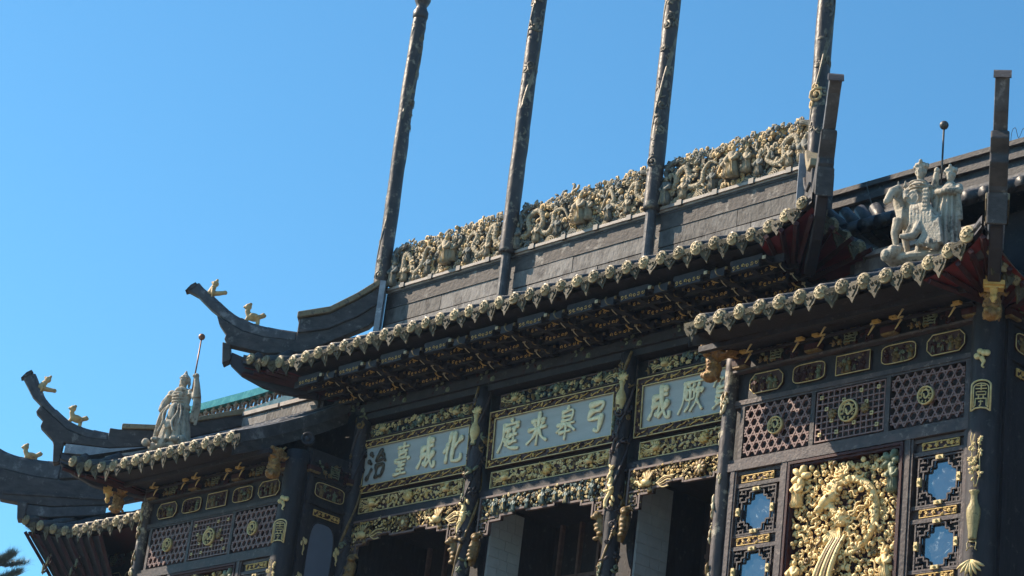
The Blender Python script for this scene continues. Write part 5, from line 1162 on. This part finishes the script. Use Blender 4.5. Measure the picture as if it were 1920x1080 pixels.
for q in range(12):
    t = q/11; a = np.array([-13.6-.25*min(1, 3*t), .45-.1*min(1, 3*t)+3.2*max(0, t-.33), .98+.05*min(1, 3*t)-.12*max(0, t-.33)]); mb = M(); mb.tube([a, (-12.9, 1.55+2*max(0, t-.33), .62)], [.045, .06], 4); PA('rafter', mb, 'wood_red')
w = M(); w.box(-13.3, -9.2, 1.6, 1.8, GROUND, .8); w.box(-13.3, -13.1, 1.8, 5, GROUND, .8); w.box(-12.4, -9.2, 2.7, 4, .8, 2.75); PA('wall', w, 'wood')
for q in range(5):
    bk, fr, cv = CART[q]; o = put('cartouche', bk, PORCH, loc=(-12.4+.72*q-PO.x, 1.58-PO.y, .22-PO.z)); put('frame', fr, o); put('carving', cv, o)
for q in range(4): put('carved_spray', SPRAY, PORCH, loc=(-12.3+.9*q-PO.x, 1.5-PO.y, .58-PO.z)); 
mb = M(); mb.tube([(-12.75, 1.35, -.2), (-12.75, 1.35, .75)], .06, 10); PA('hanging_post', mb, 'wood_red')
mb = M(); mb.lathe([(.03, -.42), (.075, -.36), (.06, -.3), (.085, -.24), (.06, -.2)], 12, 0, (-12.75, 1.35, .0)); PA('gilt_drop', mb, 'gold_dark', smooth=True)
mb = M(); curl(mb, -13.1, .9, .12, .05, 1.4, 0, 1, 1.0); PA('scroll_bracket', mb, 'gold_dark', smooth=True)
HIP_P = [('hip_ridge', [(-1.2, 2.35), (-.59, 1.98), (-.52, 1.62), (-.09, 1.60), (.5, 1.62), (1.56, 1.82), (2.6, 2.2), (4.2, 2.7), (4.2, 3.2), (2.6, 2.62), (.65, 2.18), (.0, 2.18), (-.64, 2.24), (-1.2, 2.5)], .26, 'ridge'),
         ('ridge_blade', [(-1.7, 3.3), (-1.2, 2.82), (-.71, 2.59), (-.38, 2.51), (.05, 2.49), (.53, 2.52), (.53, 2.19), (0., 2.185), (-.64, 2.25), (-1.2, 2.52), (-1.7, 3.1)], .20, 'lead'),
         ('ridge_course', [(.54, 2.2), (2.6, 2.64), (4.2, 3.22), (4.2, 3.5), (2.6, 3.0), (.54, 2.66)], .27, 'ridge'),
         ('moulding', [(-.5, 1.80), (1.5, 1.98), (2.6, 2.32), (2.6, 2.24), (1.5, 1.90), (-.48, 1.72)], .31, 'ridge'),
         ('lead_flashing', [(-.05, 1.6), (.5, 1.615), (1.56, 1.815), (1.56, 1.62), (.5, 1.40), (-.05, 1.38)], .22, 'lead'),
         ('end_board', [(-.16, 1.62), (.04, 1.62), (.04, 1.28), (-.10, 1.26)], .34, 'ridge'),
         ('corner_beam', [(.05, 1.45), (.05, 1.2), (.5, .98), (1.2, .8), (2.0, .72), (2.0, 1.0), (.8, 1.3)], .16, 'wood_red')]
P = []; R_ = []
for q in range(14):                                         # flaring ribs under the corner
    t = q/13
    e = np.array([-11.6-2.35*min(1, t/.55), .68-.30*min(1, t/.55)**2+3.0*max(0, t-.55), .80+.28*min(1, t/.55)**2-.15*max(0, t-.55)])
    f_ = np.array([-12.0-1.25*min(1, t/.55), 1.55+1.6*max(0, t-.55), -.9]); mid = e*.5+f_*.5+np.array([.12, .10, -.05])
    c3 = spline([e, mid, f_], 12); R_.append(c3); P.append(c3)
mb = M(); mb.grid(np.array(P)); PA('corner_soffit', mb, 'wood')
for q, c3 in enumerate(R_): mb = M(); mb.tube(c3+np.array([0, -.05, -.02]), [.045]*len(c3), 4); PA('rafter', mb, 'wood_red')
for q in range(6):
    c3 = R_[3+q]; o = put('carved_spray', SPRAY, PORCH, loc=Vector(c3[3+(q % 3)])-PO+Vector((0, -.09, 0)), rz=-.4, scale=(.6, 1, .8))
hip(PORCH, (-14.01, .3, 1.4), (.587, .81), HIP_P)
# teal glazed ridge behind the far wing
tr = M(); P = []
for x in np.linspace(-12.6, -8.6, 20):
    z = 3.88+.10*max(0, (x+10.2)/1.6)**2; P.append((x, z))
tr.prism(P+[(x, z+.15) for x, z in P[::-1]], 2.38, 2.62)
BR = empty('glazed_ridge', (-10.6, 2.5, 3.4), 'teal glazed ridge with pierced roundels behind the far wing', 'roof ridge')
build('cap', tr, 'teal', BR, loc=-BR.location)
tr = M(); tr.prism([(x, z-.36) for x, z in P]+[(x, z-.22) for x, z in P[::-1]], 2.40, 2.60); build('base', tr, 'teal_dark', BR, loc=-BR.location)
for q in range(16):
    x = -12.5+.25*q; z = 3.88+.10*max(0, (x+10.2)/1.6)**2-.11; mb = M(); a = np.linspace(0, 6.283, 15); mb.tube(np.stack([x+.075*np.cos(a), np.full(15, 2.5), z+.085*np.sin(a)], 1), .032, 6); build('roundel', mb, 'copper', BR, loc=-BR.location, smooth=True)
tr = M(); tr.grid([[(-12.6, 1.6, 2.4), (-8.6, 1.6, 2.4)], [(-12.6, 2.5, 3.54), (-8.6, 2.5, 3.54)], [(-12.6, 4.5, 2.4), (-8.6, 4.5, 2.4)]]); build('slope', tr, 'tile', BR, loc=-BR.location)
# long layered ridge behind the near wing
RR = empty('ridge_roof', (9, 3, GROUND), 'long dark layered roof ridge behind the near rider statue', 'roof')
for nm, z0, z1, y0, y1, mt in (('ridge_cap', 4.98, 5.06, 2.86, 3.14, 'ridge'), ('ridge_course', 4.84, 4.978, 2.93, 3.07, 'tile'), ('ridge_course', 4.74, 4.838, 2.84, 3.16, 'ridge'), ('ridge_course', 4.60, 4.738, 2.92, 3.08, 'tile'), ('ridge_course', 4.46, 4.598, 2.84, 3.16, 'ridge')):
    mb = M(); mb.box(3.2, 16, y0, y1, z0, z1); build(nm, mb, mt, RR, loc=-RR.location)
mb = M(); mb.box(3.2, 16, 2.80, 2.98, 4.36, 4.458); build('lead_flashing', mb, 'lead', RR, loc=-RR.location)
mb = M(); mb.grid([[(3.2, 1.4, 3.45), (16, 1.4, 3.45)], [(3.2, 3.0, 4.37), (16, 3.0, 4.37)], [(3.2, 5.0, 3.0), (16, 5.0, 3.0)]]); sl_ = build('slope', mb, 'tile', RR, loc=-RR.location)
for k_ in range(26): build('roof_tile', roll_steps((4.0+.3*k_, 1.45, 3.5), (4.0+.3*k_, 2.85, 4.33), 0.), 'tile', sl_, smooth=True)
mb = M(); mb.box(4, 16, 2.0, 4.4, GROUND, 3.4); build('wall', mb, 'wood', RR, loc=-RR.location)
# thin wires
wr = M(); wr.tube(spline([(4.74, 2.8, 5.02), (4.76, 2.74, 4.95), (4.82, 2.74, 4.75), (4.9, 2.76, 4.5), (5.05, 2.7, 4.2)], 20), .009, 4); build('loose_wire', wr, 'iron', None, label='thin loose wire hanging down the rear ridge left of the rider statue', cat='wire')
wr = M(); wr.tube(spline([(7.22, 2.95, 5.05), (7.24, 2.95, 5.26), (7.3, 2.95, 5.30), (7.36, 2.95, 5.12), (7.44, 2.95, 5.26), (7.5, 2.95, 5.05)], 20), .005, 4); build('loose_wire', wr, 'iron', None, label='bent wire standing on the ridge at the right edge', cat='wire')

# ------------------------------------------------------------ conifer at the lower left
TX, TY = -28.55, 8.05
TREE = empty('conifer_tree', (TX, TY, GROUND), 'feathery conifer tip at the lower left corner', 'tree')
tk = M(); tk.tube([(0, 0, 0), (.1, .05, 8), (0, 0, 16.1)], [.35, .2, .03], 10); build('trunk', tk, 'bark', TREE, smooth=True)
rr = random.Random(6); cr_ = M(); nd = M()
for q in range(70):
    z = 7.8+8.3*(q/70)+rr.uniform(-.15, .15); L = (16.9-z)*.42*rr.uniform(.7, 1.05)+.25; a = q*2.4+rr.uniform(-.3, .3)
    p0 = np.array([0, 0, z]); p1 = p0+np.array([math.cos(a)*L, math.sin(a)*L, .30*L]); mid = (p0+p1)/2+np.array([0, 0, -.06*L]); P = spline([p0, mid, p1], 12)
    cr_.tube(P, np.linspace(.035, .008, len(P)), 4)
    for i in range(2, len(P)):
        for s_ in range(26 if z > 12.5 else 3):
            d = np.array([rr.uniform(-1, 1), rr.uniform(-1, 1), rr.uniform(-.2, .9)]); d = d/np.linalg.norm(d)*rr.uniform(.08, .22); d += (P[i]-P[i-1])/np.linalg.norm(P[i]-P[i-1])*.16
            b = P[i]+np.array([rr.uniform(-.09, .09), rr.uniform(-.09, .09), rr.uniform(-.05, .05)]); sd = np.cross(d, (0, 0, 1.)); sd = sd/(np.linalg.norm(sd)+1e-6)*.0065
            for j in range(4):
                e = d*(.45+.18*j)+np.array([rr.uniform(-.09, .09), rr.uniform(-.09, .09), rr.uniform(-.03, .11)])
                nd.raw([b-sd, b+sd, b+e], [(0, 1, 2)], 0)
cw = build('crown', nd, 'needle', TREE); build('branch', cr_, 'bark', TREE)

# ------------------------------------------------------------ thin haze volume added to lay a bluish veil over the blacks
hz = M(); hz.box(-420, 420, -420, 420, GROUND-1, 11.4)
hm = bpy.data.materials.new('haze'); hm.use_nodes = True; hn = hm.node_tree.nodes; hn.clear()
ho = hn.new('ShaderNodeOutputMaterial'); hv = hn.new('ShaderNodeVolumePrincipled'); hv.inputs['Color'].default_value = (.50, .72, 1, 1); hv.inputs['Density'].default_value = .00024; hv.inputs['Anisotropy'].default_value = .2
hm.node_tree.links.new(hv.outputs[0], ho.inputs['Volume']); MATS['haze'] = hm
build('haze', hz, 'haze', None, kind='stuff', label='thin even haze volume added to lift the dark tones towards blue', cat='haze')
